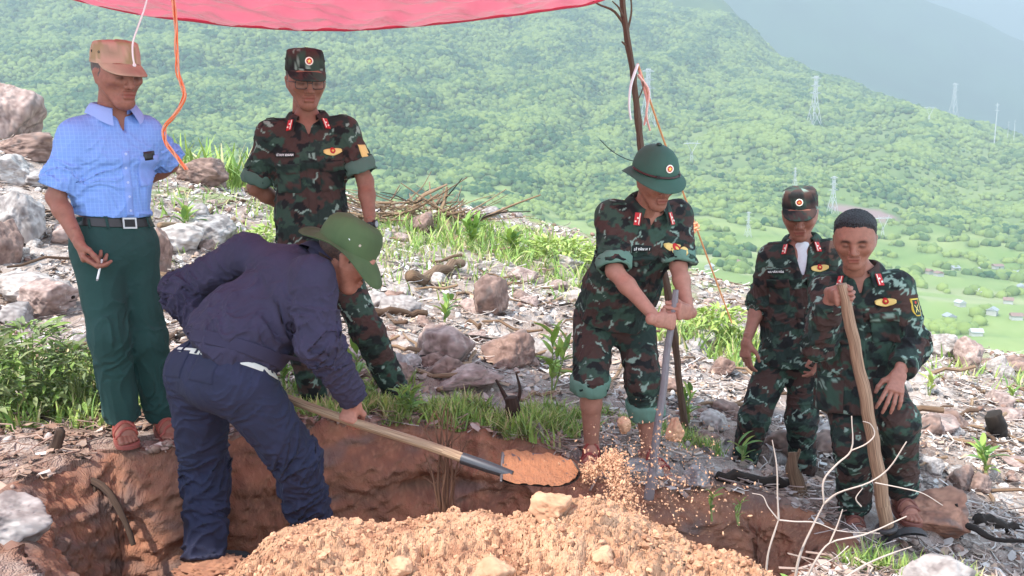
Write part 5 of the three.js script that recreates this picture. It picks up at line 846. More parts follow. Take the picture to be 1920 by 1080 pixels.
// flying soil
for (const [p, s, sd, label] of [[[0.4613,0.1273,-3.6], 0.041, 5, 'round clod of soil in mid air between the helmeted soldier\'s legs'], [[0.672,0.1,-3.6], 0.046, 8, 'elongated clod of soil in mid air beside the iron bar']]) { const c = mesh('flying_clod', blobGeo(sd, 7, 0.16, 1.6, [s * 0.95, s * 1.1, s * 0.95], (w) => mul3(soilCol(add3(w, [sd, 0, 0])), 1.05), 0.3, 9), vcol(0.97)); c.position.set(...p); c.rotation.z = sd > 6 ? -0.4 : 0.6; tag(c, label, 'clod', 'clods thrown through the air'); }
{
  const R = rng(31), N = 5600, im = new THREE.InstancedMesh(faceted(blobGeo(60, 1, 0.3, 1.8, [1, 1, 1], undefined, 0.3, 6)), std(1, 1, 1, 0.97), N), M = new THREE.Matrix4(), q = new THREE.Quaternion(), e = new THREE.Euler(), c = new THREE.Color();
  const spine = new THREE.CatmullRomCurve3([[0.2454,0.0513,-3.2], [0.3049,0.1012,-3.15], [0.364,0.1561,-3.1], [0.3722,0.11,-3], [0.3822,0.0469,-2.92], [0.3915,-0.0214,-2.84], [0.398,-0.1208,-2.74]].map(V)), gs = () => (R() + R() + R() - 1.5) / 1.5;
  for (let i = 0; i < N; i++) {
    const wide = i > N * 0.8, t = R() ** 0.75, p = spine.getPoint(wide ? 0.1 + t * 0.7 : t), w = wide ? 0.30 : 0.028 + 0.08 * t, s = (0.0015 + 0.0042 * R() ** 4) * (wide ? 0.8 : 1);
    const x = p.x + gs() * w + (wide ? Math.abs(gs()) * 0.55 : 0), y = p.y + gs() * w * 0.8, z = p.z + gs() * 0.12 - (wide ? 0.3 * R() : 0); e.set(R() * 6, R() * 6, R() * 6);
    M.compose(new THREE.Vector3(x, y, z), q.setFromEuler(e), new THREE.Vector3(s, s * (1.3 + R()), s)); im.setMatrixAt(i, M); im.setColorAt(i, c.setRGB(...mul3(soilCol([x * 4, y * 4, z * 4]), 1.0 + 0.25 * R())));
  }
  im.name = 'falling_soil'; im.castShadow = im.receiveShadow = true; scene.add(im); stuff(im, 'shower of loose orange soil falling from the shovel onto the heap', 'soil');
}


// ---- rocks
const rockCol = (tone, seed) => (p, n) => { const a = fbm(p[0] * 9 + seed, p[1] * 9, p[2] * 9, 4), b = noise(p[0] * 60, p[1] * 60, p[2] * 60 + seed); const T = { grey: [[0.36, 0.32, 0.30], [0.18, 0.15, 0.14]], brown: [[0.27, 0.175, 0.14], [0.14, 0.085, 0.07]], pink: [[0.38, 0.28, 0.245], [0.21, 0.14, 0.12]], white: [[0.46, 0.405, 0.37], [0.25, 0.205, 0.185]], red: [[0.32, 0.155, 0.1], [0.2, 0.09, 0.06]] }[tone]; let c = mix3(T[0], T[1], clamp(0.5 + a * 1.5)); c = mix3(c, [0.10, 0.085, 0.08], sstep(0.25, 0.5, fbm(p[0] * 5 - seed, p[1] * 5, p[2] * 5 + 3, 3)) * 0.6); return mul3(c, 1 + 0.22 * b + 0.15 * noise(p[0] * 140, p[1] * 140, p[2] * 140)); };
const rockMat = vcol(0.93);
function rock(at, w, h, tone, seed, label, o = {}) {
  const d = w * (o.deep ?? 0.8), g = blobGeo(seed, o.detail ?? 14, 0.085, 1.5, [w / 1.75, h / 1.7, d / 1.75], rockCol(tone, seed), 0.4, 15), m = mesh(o.name ?? 'rock', g, rockMat);
  m.position.set(at[0], hill(at[0], at[2]) + h * (o.lift ?? 0.26), at[2]); m.rotation.set(0, seed * 1.7, o.tilt ?? 0); return tag(m, label, 'rock', o.group);
}
const ROCKS = [
  [[-6.4012,1.1789,-11.8358], 0.95, 0.95, 'pink', 1, 'big pinkish boulder topping the slope behind the man in blue', { lift: 0.42 }], [[-5.6398,1.0201,-10.673], 0.85, 0.34, 'brown', 2, 'dark flat slab of rock jutting out under the pinkish boulder', { lift: 0.35 }],
  [[-4.9744,0.8304,-9.1145], 0.7, 0.3, 'white', 3, 'pale weathered rock below the jutting slab'], [[-4.7092,0.7649,-9.1541], 0.45, 0.22, 'grey', 4, 'grey rock close beside the elderly man\'s sleeve'], [[-4.0617,0.4418,-7.4919], 0.5, 0.52, 'grey', 5, 'tall grey boulder behind the elderly man\'s bare arm', { lift: 0.4 }], [[-3.9109,0.3229,-6.9494], 0.3, 0.4, 'brown', 6, 'brown rock cut by the picture edge below the grey boulder', { lift: 0.35 }],
  [[-3.4319,0.1598,-6.2879], 0.55, 0.2, 'white', 7, 'low whitish rock above the leafy bush'], [[-3.1383,0.1088,-6.1018], 0.42, 0.28, 'pink', 8, 'pinkish rock above the bush, beside dark green trousers', { lift: 0.3 }], [[-2.8071,0.182,-7.245], 0.24, 0.40, 'brown', 9, 'upright brown stone between the elderly man and the digging man', { lift: 0.4 }],
  [[-3.0617,0.3177,-8.2772], 0.7, 0.3, 'white', 10, 'pale rock behind the elderly man\'s belt'], [[-2.8609,0.2937,-8.7853], 0.7, 0.34, 'grey', 12, 'long grey rock above the digging man\'s back'], [[-4.1288,0.6389,-12.1501], 0.7, 0.42, 'brown', 13, 'brown rock on the skyline near the orange twine', { lift: 0.4 }],
  [[-1.0581,0.0987,-10.9379], 0.4, 0.26, 'brown', 14, 'rounded brown stone under the pile of dead branches', { lift: 0.35 }], [[-0.1884,-0.0825,-7.038], 0.36, 0.36, 'brown', 15, 'upright brown rock with a pale side in the middle of the slope', { lift: 0.36, deep: 0.7 }], [[-0.8749,0.0139,-6.7551], 0.26, 0.2, 'brown', 16, 'small dark rock beside the camouflaged knee'],
  [[-0.3712,-0.0687,-5.377], 0.42, 0.3, 'pink', 17, 'pale grey boulder in the middle ground, nearer of the pair', { lift: 0.3 }], [[-0.0168,-0.1372,-5.5784], 0.38, 0.29, 'brown', 18, 'brown cracked boulder right beside the pale grey one', { lift: 0.3 }], [[-0.2382,-0.0943,-4.9365], 0.4, 0.13, 'pink', 19, 'flat pinkish stone lying in front of the two boulders'], [[-0.6626,-0.0208,-4.7816], 0.35, 0.14, 'brown', 20, 'flat brown stone behind the camouflaged shin'],
  [[0.0775,-0.1008,-8.7388], 0.34, 0.16, 'pink', 21, 'low pink stone behind the upright brown rock'], [[0.5905,-0.1846,-10.0076], 0.4, 0.2, 'white', 22, 'whitish stone below the skyline grass'],
  [[1.5788,-0.46,-6.5937], 0.24, 0.18, 'brown', 23, 'brown stone beside the hand of the capped soldier', { lift: 0.35 }], [[1.4247,-0.4192,-7.0976], 0.3, 0.2, 'grey', 24, 'grey stone behind the iron bar'], [[1.6487,-0.461,-7.6585], 0.24, 0.16, 'white', 25, 'white stone among the sticks behind the iron bar'],
  [[4.7135,-1.1362,-9.7603], 0.42, 0.26, 'white', 26, 'white rock on the skyline behind the hoe man\'s shoulder', { lift: 0.4 }], [[4.8665,-1.1692,-9.4707], 0.44, 0.36, 'pink', 27, 'pinkish blocky rock at the slope edge', { lift: 0.36 }], [[5.4146,-1.287,-9.9224], 0.36, 0.26, 'white', 28, 'pale rock at the slope edge beside the pinkish one'], [[5.9076,-1.3921,-10.3255], 0.55, 0.2, 'brown', 29, 'long dark slab at the far corner of the slope edge'],
  [[2.9585,-0.7603,-6.1575], 0.36, 0.15, 'pink', 30, 'flat pinkish rock behind the hoe man\'s elbow'], [[2.4471,-0.6517,-5.0856], 0.19, 0.13, 'grey', 31, 'grey stone beside the hoe man\'s trouser leg'], [[2.5205,-0.6674,-4.8801], 0.2, 0.16, 'brown', 32, 'round brown-grey stone near the burnt sticks', { lift: 0.35 }], [[3.9822,-0.9798,-7.0534], 0.3, 0.12, 'pink', 33, 'low pink stone on the open slope'], [[3.2217,-0.8177,-5.5646], 0.22, 0.1, 'pink', 34, 'small pink stone at the picture edge'],
  [[0.8495,-0.3136,-4.0677], 0.19, 0.10, 'grey', 36, 'flat grey rock at the helmeted soldier\'s toes', { lift: 0.3 }], [[0.6587,-0.274,-4.2215], 0.25, 0.08, 'grey', 37, 'dark grey rock slab under the helmeted soldier\'s feet'], [[0.1305,-0.1665,-4.2853], 0.1, 0.09, 'grey', 38, 'small grey stone on the pit rim'],
  [[-1.6782,-0.1875,-2.85], 0.28, 0.16, 'grey', 39, 'greyish gravelly lump of earth at the near pit corner', { lift: 0.15 }],
];
for (const [at, w, h, tone, seed, label, o] of ROCKS) rock(at, w, h, tone, seed, label, o);
rock([1.62, 0, -3.28], 0.34, 0.2, 'grey', 35, 'grey rock in the foreground below the hoe', { lift: 0.3 });
rock([1.9293,-0.5416,-3.9581], 0.42, 0.22, 'red', 41, 'reddish earth covered rock beside the hoe blade', { lift: 0.25 });
{ const p = [-1.5514,-0.245,-3.6], m = mesh('rock', blobGeo(77, 5, 0.2, 1.2, [0.05, 0.045, 0.05], (q) => mul3(q[1] > 0.01 ? [0.55, 0.2, 0.1] : [0.5, 0.36, 0.27], 1 + 0.3 * noise(q[0] * 60, q[1] * 60, q[2] * 60)), 0.3), rockMat); m.position.set(...p); tag(m, 'orange and cream stone stuck in the pit wall beside the digging man\'s leg', 'rock'); }
// stones strewn over the slope
{
  const R = rng(101), tones = ['grey', 'pink', 'white', 'brown'], geos = []; for (let i = 0; i < 12; i++) geos.push(blobGeo(200 + i, 6, 0.1, 1.5, [0.58, 0.38, 0.48], rockCol(tones[i % 4], i), 0.4, 13));
  for (let i = 0; i < 230; i++) {
    const D = 4.7 + 9.5 * R() ** 1.2, x = (R() * 1.3 - 0.65) * D, z = -D; if (pitDist(x, z) < 0.1) continue; const s = 0.07 + 0.2 * R() ** 2.2 + 0.012 * D * R();
    if (s < 0.1 && D > 9) continue; const m = mesh('stone', geos[i % 12], rockMat); m.position.set(x, hill(x, z) + s * 0.1, z); m.rotation.y = R() * 6; m.scale.setScalar(s);
    tag(m, ['grey', 'pinkish', 'whitish', 'brown'][i % 4] + ' loose stone lying among sticks ' + (D > 9 ? 'far up the slope' : D > 6.5 ? 'halfway up the slope' : 'close behind the men') + (x / D < -0.2 ? ' behind the man in blue' : x / D < 0.1 ? ' between glasses and helmet' : x / D < 0.3 ? ' behind the helmet' : ' past the hoe man'), 'stone', 'loose stones on the cleared slope');
  }
}
{ // loose earth round the digging man's shoe
  const p = [-1.1434,-0.3494,-3.3], g = blobGeo(88, 18, 0.2, 3.4, [0.17, 0.055, 0.12], (q) => mul3(mix3([0.2, 0.085, 0.05], [0.32, 0.15, 0.085], clamp(0.5 + fbm(q[0] * 9, q[1] * 9, q[2] * 9, 3))), 1 + 0.2 * noise(q[0] * 70, q[1] * 70, q[2] * 70)), 0.5, 0), m = mesh('loose_earth', g, rockMat); m.position.set(p[0], p[1] - 0.03, p[2]); tag(m, 'low pile of loose red earth round the digging man\'s shoe', 'earth');
}
// ---- dead wood
const WOOD = [[0.62, 0.55, 0.50], [0.44, 0.37, 0.33], [0.30, 0.235, 0.205], [0.72, 0.66, 0.60], [0.06, 0.05, 0.048]].map((c) => bark(mul3(c, 1.35)));
function stick(R, L, r, kinks = 0.08) { const pts = []; let p = [0, 0, 0]; const n = 6; for (let i = 0; i <= n; i++) { pts.push([L * (i / n - 0.5), kinks * L * (R() - 0.5) * (i % n ? 1 : 0.3), kinks * L * (R() - 0.5)]); } return limbGeo(pts, [r, r * (0.35 + 0.4 * R())], 6, 0.15, R() * 40); }
{
  const R = rng(55), geos = []; for (let i = 0; i < 14; i++) geos.push(stick(R, 1, 0.010 + 0.012 * R(), 0.06));
  for (let i = 0; i < 280; i++) {
    const D = 4.75 + 8.5 * R() ** 1.3, x = (R() * 1.24 - 0.62) * D, z = -D, L = 0.28 + 0.75 * R() ** 1.6; if (pitDist(x, z) < 0.2 + L * 0.4) continue; if (z > -5.3 && x > -0.3 && x < 2.0 && L > 0.5) continue;
    const wt = R() < 0.15 ? 4 : Math.floor(R() * 4), m = mesh('stick', geos[i % 14], WOOD[wt]); m.position.set(x, hill(x, z) + 0.012 + 0.02 * R(), z); m.rotation.set(0, R() * 6.3, (R() - 0.5) * 0.22); m.scale.set(L, 0.7 + L * 0.5, 0.7 + L * 0.5);
    tag(m, (L > 0.6 ? 'long ' : 'short ') + ['pale', 'grey', 'brown', 'white', 'charred'][wt] + ' stick lying ' + (D > 9 ? 'far up the slope' : D > 6.5 ? 'halfway up the slope' : 'close behind the men') + (x / D < -0.2 ? ' behind the man in blue' : x / D < 0.1 ? ' between glasses and helmet' : x / D < 0.3 ? ' behind the helmeted soldier' : ' past the hoe man'), 'stick', 'loose sticks on the burnt slope');
  }
  // litter: chips, twigs and ash flakes
  const N = 21500, mk = (g, n, name, label, cols, place) => { const im = new THREE.InstancedMesh(g, std(1, 1, 1, 0.95), n), M = new THREE.Matrix4(), q = new THREE.Quaternion(), e = new THREE.Euler(), c = new THREE.Color(); for (let i = 0; i < n; i++) { const [x, y, z, s, rx, ry, rz] = place(i), near = sstep(-5.6, -4.2, z) * (0.35 + 0.65 * sstep(1.2, -0.6, x)); M.compose(new THREE.Vector3(x, y, z), q.setFromEuler(e.set(rx, ry, rz)), new THREE.Vector3(...s)); im.setMatrixAt(i, M); im.setColorAt(i, c.setRGB(...mul3(mix3(cols[Math.floor(R() * cols.length)], R() < 0.5 ? [0.20, 0.11, 0.075] : [0.30, 0.2, 0.15], near * (R() < 0.85 ? 0.85 : 0.1)), 0.75 + 0.5 * R()))); } im.name = name; im.castShadow = im.receiveShadow = true; scene.add(im); return stuff(im, label, name.replace('_', ' ')); };
  const spot = (lim = 0.02) => { for (;;) { const D = 3.2 + 11.5 * R() ** 1.5, x = (R() * 1.7 - 0.85) * D, z = -D; if (D < 5.2 && pitDist(x, z) < lim) continue; if (fbm(x * 1.3, 5, z * 1.3, 3) < -0.06 && R() < 0.75) continue; if (D < 5.2 && SOLES.some((s) => (x - s[0]) ** 2 + (z - s[2]) ** 2 < 0.02)) continue; return [x, z, D]; } };
  mk(stick(R, 1, 0.022, 0.25), N, 'twig_litter', 'bleached twigs and wood chips covering the burnt slope', [[0.58, 0.51, 0.465], [0.44, 0.37, 0.33], [0.3, 0.235, 0.205], [0.66, 0.6, 0.56], [0.07, 0.06, 0.055], [0.46, 0.36, 0.31], [0.2, 0.15, 0.13]], () => { const [x, z, D] = spot(), L = (0.04 + 0.26 * R() ** 3) * (0.8 + 0.05 * D), k = (0.04 + L * 0.35) * (0.6 + 1.3 * R()); return [x, hill(x, z) + 0.008 + 0.02 * R(), z, [L, k, k], 0, R() * 6.3, (R() - 0.5) * 0.7]; });
  const flake = sheet(2, 2, (u, v) => [(u - 0.5), 0.12 * noise(u * 3, v * 3, 1), (v - 0.5) * 0.55 * (1 - 0.6 * Math.abs(u - 0.5) * 2)]);
  mk(flake, 20000, 'leaf_litter', 'dry leaves, bark flakes and ash strewn over the slope', [[0.52, 0.43, 0.37], [0.36, 0.26, 0.2], [0.52, 0.48, 0.45], [0.09, 0.075, 0.07], [0.40, 0.28, 0.2], [0.26, 0.2, 0.17]], () => { const [x, z, D] = spot(0.0), s = (0.025 + 0.05 * R()) * (0.8 + 0.05 * D); return [x, hill(x, z) + 0.008 + 0.012 * R(), z, [s, s, s], (R() - 0.5) * 0.8, R() * 6.3, (R() - 0.5) * 0.8]; });
  mk(blobGeo(301, 2, 0.2, 1.4, [1, 0.7, 0.85], undefined, 0.3), 11000, 'gravel', 'pebbles and crumbs of earth scattered on the slope', [[0.5, 0.44, 0.41], [0.34, 0.25, 0.21], [0.6, 0.56, 0.53], [0.22, 0.13, 0.1]], () => { const [x, z, D] = spot(), s = (0.006 + 0.02 * R() ** 3) * (0.8 + 0.08 * D); return [x, hill(x, z) + s * 0.3, z, [s, s, s], R() * 6, R() * 6, R() * 6]; });
  // crumbs on the pit floor and walls
}
// pile of dead branches on the skyline
{
  const R = rng(66), c = [-1.2533,0.111,-11.5688], base = [c[0], hill(c[0], c[2]), c[2]], t = thing('branch_pile', 'tangled pile of dead branches on the skyline beside the soldier with glasses', 'branch pile', base);
  for (let i = 0; i < 130; i++) { const L = 0.3 + 0.65 * R(), a = R() * 6.3, el = R() * 0.7 - 0.15, r = 0.007 + 0.02 * R() * R(), x = (R() - 0.5) * 1.6, z = (R() - 0.5) * 0.9, y = 0.05 + 0.35 * R() * (1 - Math.abs(x) / 0.9), d = [Math.cos(a) * Math.cos(el), Math.sin(el), Math.sin(a) * Math.cos(el)], k = () => (R() - 0.5) * 0.16 * L; mesh('branch', limbGeo(curvePts([[x, y, z], add3([x + k(), y + k(), z + k()], mul3(d, L * 0.5)), add3([x, y, z], mul3(d, L))], 6), [r, r * 0.4], 6, 0.2, i), WOOD[R() < 0.08 ? 4 : [0, 3, 1, 3][Math.floor(R() * 4)]], t); }
  for (const q of [[[-1.4643,-0.0766,-11.6], [-1.1582,0.4939,-11.7], [-1.0071,0.5754,-11.7], [-0.8363,0.6511,-11.8]], [[-1.3458,0.1721,-11.5], [-0.9349,0.2981,-11.6], [-0.8516,0.4939,-11.7], [-0.8296,0.6296,-11.7]]]) mesh('branch', limbGeo(curvePts(q.map((p) => sub3(p, base)), 12), [0.035, 0.014], 7, 0.2, 3), WOOD[3], t);
}
for (const [a, b, r, w, label] of [[[-0.9526,0.1157,-11.7928], [-0.4417,0.0159,-9.6206], 0.045, 3, 'straight pale log slanting down below the branch pile'], [[-0.8657,0.0331,-7.7016], [-0.4793,0.0029,-8.6397], 0.055, 1, 'short grey log with a cut end among the rocks'], [[-0.9752,0.0057,-6.2973], [-0.6244,-0.0159,-6.5573], 0.03, 2, 'dark log behind the camouflaged knee'], [[-3.3327,0.4038,-8.6214], [-2.9886,0.348,-9.8239], 0.035, 3, 'pale log behind the elderly man\'s back'], [[-3.1963,0.3644,-8.5183], [-3.3585,0.4565,-10.8667], 0.03, 1, 'grey branch slanting up behind the digging man'], [[1.417,-0.4334,-4.2655], [0.9788,-0.3419,-4.139], 0.03, 4, 'charred branch lying at the capped soldier\'s feet'], [[2.3083,-0.6228,-4.2842], [2.5506,-0.675,-4.3057], 0.03, 4, 'charred log at the picture edge beside the hoe'], [[0.2758,-0.1958,-5.0715], [0,-0.1404,-4.8121], 0.012, 3, 'thin white stick behind the rolled trouser leg'], [[-3.5674,0.4904,-9.701], [-2.7535,0.2786,-9.3], 0.02, 3, 'bleached stick lying above the navy jacket'], [[-2.2828,-0.0005,-4.1867], [-1.9137,-0.0004,-4.2729], 0.016, 2, 'brown stick at the foot of the leafy bush']]) {
  const n = 10, pts = []; for (let i = 0; i <= n; i++) { const p = mix3(a, b, i / n); pts.push([p[0], hill(p[0], p[2]) + r * 1.1 + 0.02 * noise(i * 0.4, r * 90, 1), p[2]]); } const m = mesh('log', shift(limbGeo(pts, [r, r * 0.75], 9, 0.2, r * 300), pts[0]), WOOD[w]); m.position.set(...pts[0]); tag(m, label, 'log');
}
// stumps and stakes
function stump(label, pts, r, mat, extra = []) { const b = pts[0], t = thing('stump', label, 'stump', b); mesh('trunk', shift(limbGeo(curvePts(pts, 14), r, 9, 0.3, pts[0][0] * 9), b), mat, t); for (const [q, r2] of extra) mesh('side_branch', shift(limbGeo(curvePts(q, 10), [r2, r2 * 0.4], 7, 0.25, 2), b), mat, t); return t; }
stump('pale splintered stake stuck in the ground before the capped soldier', [[1.4184,-0.5025,-4.2], [1.3868,-0.3932,-4.2], [1.3561,-0.2984,-4.2], [1.3504,-0.2194,-4.22]], [0.042, 0.022], WOOD[1], [[[[1.3561,-0.2984,-4.2], [1.3797,-0.2383,-4.22], [1.394,-0.2068,-4.23]], 0.014]]);
stump('charred forked root leaning at the pit edge near the bush', [[-1.9709,-0.1711,-3.62], [-1.9252,-0.0932,-3.6], [-1.8805,0.0064,-3.58], [-1.8458,0.1089,-3.58]], [0.05, 0.018], bark([0.2, 0.16, 0.15]), [[[[-1.9338,-0.1164,-3.6], [-1.808,-0.0853,-3.55], [-1.6769,-0.0884,-3.5], [-1.6032,-0.1132,-3.45], [-1.5258,-0.2148,-3.4], [-1.4831,-0.29,-3.36]], 0.024], [[[-1.808,-0.0853,-3.55], [-1.8077,-0.0282,-3.55], [-1.817,0.0173,-3.55]], 0.015], [[[-1.6769,-0.0884,-3.5], [-1.6752,-0.1623,-3.46], [-1.6723,-0.2146,-3.44]], 0.01], [[[-1.9698,-0.1594,-3.62], [-2.0396,-0.1864,-3.6], [-2.1526,-0.2098,-3.6]], 0.03]]);
stump('short black stump among the weeds on the pit rim', [[0.0133,-0.142,-4.3757], [0.0052,-0.0357,-4.3], [-0.0052,0.0317,-4.3]], [0.05, 0.035], bark([0.13, 0.09, 0.08]), [[[[0.0052,-0.0357,-4.3], [-0.0394,0.0306,-4.35], [-0.0791,0.0983,-4.38]], 0.014], [[[0.013,-0.0222,-4.3], [0.0392,0.05,-4.33], [0.0209,0.1389,-4.35]], 0.012]]);
stump('burnt black stump on the open slope', [[3.5726,-0.8919,-6.4648], [3.4176,-0.704,-6.2], [3.3899,-0.6454,-6.2]], [0.07, 0.06], bark([0.07, 0.06, 0.06]));
stump('black burnt twig standing at the picture edge', [[2.1086,-0.581,-4.0427], [2.023,-0.4376,-3.9], [2.0037,-0.3483,-3.9]], [0.016, 0.008], bark([0.06, 0.05, 0.05]), [[[[2.024,-0.4504,-3.9], [2.0635,-0.4406,-3.85], [2.1235,-0.4681,-3.8], [2.2481,-0.4572,-3.75]], 0.02]]);
// dead shrub standing in the pit
{
  const b = [-0.2493,-0.1811,-3.3], t = thing('dead_shrub', 'bunch of thin dry brown stems standing in the pit before the shovel handle', 'shrub', b), R = rng(71);
  const tops = [[[-0.273,-0.1162,-3.3], [-0.2796,0.0016,-3.3], [-0.2695,0.1497,-3.3], [-0.2559,0.2749,-3.3]], [[-0.2609,-0.127,-3.3], [-0.2591,0.0229,-3.3], [-0.283,0.1638,-3.32], [-0.3028,0.2552,-3.33]], [[-0.2487,-0.127,-3.3], [-0.2426,0.0441,-3.3], [-0.2437,0.1775,-3.28], [-0.2376,0.2945,-3.27]], [[-0.2344,-0.127,-3.3], [-0.2269,0.0016,-3.3], [-0.2298,0.1076,-3.3], [-0.2164,0.2334,-3.3]], [[-0.2282,-0.1162,-3.3], [-0.2232,-0.0304,-3.3], [-0.2048,0.0728,-3.28], [-0.1668,0.174,-3.26]], [[-0.281,-0.1055,-3.3], [-0.2941,-0.0197,-3.3], [-0.3092,0.0365,-3.32], [-0.3356,0.0968,-3.33]], [[-0.2634,0.0016,-3.3], [-0.2499,0.1076,-3.3], [-0.2208,0.1916,-3.3], [-0.1763,0.2334,-3.3]], [[-0.2701,0.1076,-3.3], [-0.2918,0.1392,-3.3], [-0.343,0.2059,-3.32]], [[-0.252,-0.1227,-3.29], [-0.2626,-0.0542,-3.28], [-0.2484,0.0556,-3.27], [-0.2615,0.2257,-3.26]]];
  tops.forEach((q, i) => mesh('stem', shift(limbGeo(curvePts(q, 14), [0.008 - i * 0.0003, 0.002], 6, 0.2, i), b), bark(i % 2 ? [0.62, 0.42, 0.36] : [0.5, 0.33, 0.28]), t));
  for (let i = 0; i < 26; i++) { const q = tops[i % 9], k = q[Math.min(q.length - 1, 1 + Math.floor(R() * 3))], p = mix3(k, q[1], R() * 0.6), d = [(R() - 0.5) * 0.13, 0.02 + R() * 0.07, (R() - 0.5) * 0.1]; mesh('twig', shift(limbGeo([p, add3(p, mul3(d, 0.5)), add3(p, add3(d, [0, (R() - 0.5) * 0.03, 0]))], [0.0028, 0.0012], 5), b), bark([0.6, 0.38, 0.32]), t); }
}
// bare white branch in the foreground
{
  const b = [0.8906,-0.2233,-2.9], t = thing('bare_branch', 'pale leafless forked branch rising in the foreground before the hoe', 'branch', b), m = std(0.38, 0.31, 0.265, 0.85);
  const Q = [[[[0.9597,-0.2233,-2.9], [0.9754,-0.1069,-2.9], [1.0147,-0.0015,-2.9], [1.0463,0.0744,-2.9]], 0.008], [[[1.0463,0.0744,-2.9], [1.0415,0.159,-2.9], [1.0827,0.215,-2.9], [1.126,0.2614,-2.9], [1.1203,0.3809,-2.9]], 0.0065], [[[1.126,0.2614,-2.9], [1.1676,0.2924,-2.88], [1.1919,0.3235,-2.88], [1.1755,0.36,-2.88], [1.1504,0.3691,-2.88]], 0.004], [[[1.0463,0.0744,-2.9], [1.0813,0.1203,-2.88], [1.177,0.1655,-2.86], [1.231,0.2154,-2.85], [1.2808,0.3137,-2.84]], 0.006], [[[1.1946,0.1655,-2.86], [1.2747,0.1551,-2.84], [1.3365,0.1448,-2.82], [1.3958,0.1111,-2.8]], 0.004], [[[0.8485,-0.197,-2.85], [0.8521,-0.0827,-2.85], [0.8741,0.0115,-2.85], [0.8816,0.0396,-2.85]], 0.0075], [[[0.8816,0.0396,-2.85], [0.874,0.1233,-2.85], [0.8652,0.2337,-2.85], [0.8473,0.3156,-2.85]], 0.0055], [[[0.8816,0.0396,-2.85], [0.9348,0.034,-2.85], [1.002,0.0347,-2.84], [1.0702,0.0113,-2.83], [1.2069,0.0065,-2.82]], 0.0045], [[[0.8816,0.0396,-2.85], [0.8471,0.0819,-2.86], [0.8307,0.115,-2.87], [0.7977,0.1203,-2.88]], 0.004], [[[0.9564,-0.1708,-2.8], [0.9951,-0.0771,-2.8], [1.037,-0.0176,-2.8], [1.1466,0.0102,-2.8], [1.281,0.0746,-2.8]], 0.007], [[[1.037,-0.0176,-2.8], [1.0578,0.0433,-2.8], [1.0718,0.0984,-2.8]], 0.005], [[[1.0342,-0.1445,-2.75], [1.1328,-0.0708,-2.75], [1.2326,-0.025,-2.75], [1.2826,-0.0068,-2.75]], 0.006], [[[1.156,0.0819,-2.86], [1.1366,0.1099,-2.86], [1.1571,0.147,-2.86]], 0.004]];
  for (const [q, r] of Q) mesh('limb', shift(limbGeo(curvePts(q, 16), [r * 0.64, r * 0.3], 7, 0.3, r * 900), b), m, t);
}
// ---- green plants
const leafGeo = (() => { const g = sheet(6, 2, (u, v) => { const w = 0.17 * Math.sin(Math.min(1, u * 1.02) * Math.PI) ** 0.8 * (1 - 0.35 * u); return [(v - 0.5) * 2 * w, 0.10 * Math.sin(u * 2.6) - 0.10 * u * u + 0.05 * Math.abs(v - 0.5) * 2 * (u < 0.95 ? 1 : 0), u]; }); return g; })();
const GREEN = [[0.20, 0.33, 0.06], [0.28, 0.40, 0.07], [0.13, 0.25, 0.05], [0.36, 0.44, 0.10], [0.14, 0.20, 0.07], [0.20, 0.25, 0.09]].map((c) => phys(c[0], c[1], c[2], 0.75, { transmission: 0.3, thickness: 0, side: THREE.DoubleSide }));
const STEM = std(0.22, 0.26, 0.09, 0.9);
function sprout(at, h, n, leaf, tone, seed, label, o = {}) { // upright stems with broad leaves, each leaf a part
  const R = rng(seed), b = [at[0], hill(at[0], at[2]) + (o.dy ?? 0), at[2]], t = thing(o.name ?? 'sapling', label, o.cat ?? 'plant', b, o.group), stems = o.stems ?? 2;
  for (let s = 0; s < stems; s++) {
    const top = [(R() - 0.5) * h * 0.5, h * (0.7 + 0.3 * R()), (R() - 0.5) * h * 0.4], mid = [top[0] * 0.4 + (R() - 0.5) * 0.03, top[1] * 0.5, top[2] * 0.4]; const pts = curvePts([[0, -0.02, 0], mid, top], 6); mesh('stem', limbGeo(pts, [0.005 + h * 0.006, 0.0025], 6), STEM, t);
    for (let i = 0; i < n; i++) { const k = lerp(0.3, 1, i / (n - 1 || 1)), p = pts[Math.round(k * 6)], m = mesh('leaf', leafGeo, GREEN[(tone + (R() < 0.3 ? 1 : 0)) % 4], t), L = leaf * (0.65 + 0.5 * R()); m.position.set(...p); m.rotation.set(-0.9 + 0.9 * R() - 0.3 * k, i * 2.4 + R(), (R() - 0.5) * 0.5, 'YXZ'); m.scale.set(L, L, L); }
  }
  return t;
}
sprout([0.2299,-0.1867,-5.073], 0.34, 8, 0.17, 1, 3, 'bright green broad-leaved sapling beside the rolled trouser leg', { stems: 3 });
sprout([-0.4842,-0.0427,-6.3449], 0.24, 6, 0.13, 1, 4, 'yellow-green sprout in front of the upright brown rock', { stems: 2 });
sprout([-0.802,-0.0055,-4.4546], 0.24, 6, 0.14, 3, 5, 'yellowish leafy sprout between the digging man\'s arm and camouflaged leg', { stems: 2 });
sprout([-1.1562,-0.0009,-4.5061], 0.30, 9, 0.13, 0, 6, 'green leafy weed growing right behind the digging man\'s thigh', { stems: 4 });
sprout([-0.4935,-0.0474,-4.1686], 0.17, 9, 0.09, 0, 7, 'fresh green herb on the pit rim at the soldier\'s shoe', { stems: 5 });
sprout([2.7926,-0.7264,-5.1084], 0.22, 7, 0.13, 1, 8, 'lone green sprout on the open slope', { stems: 2 });
sprout([1.1811,-0.3844,-4.4868], 0.10, 4, 0.10, 2, 9, 'low round-leaved plant at the capped soldier\'s shoe', { stems: 3 });
sprout([3.4786,-0.871,-7.3609], 0.18, 5, 0.12, 3, 10, 'small pale sprout behind the hoe man', { stems: 2 });
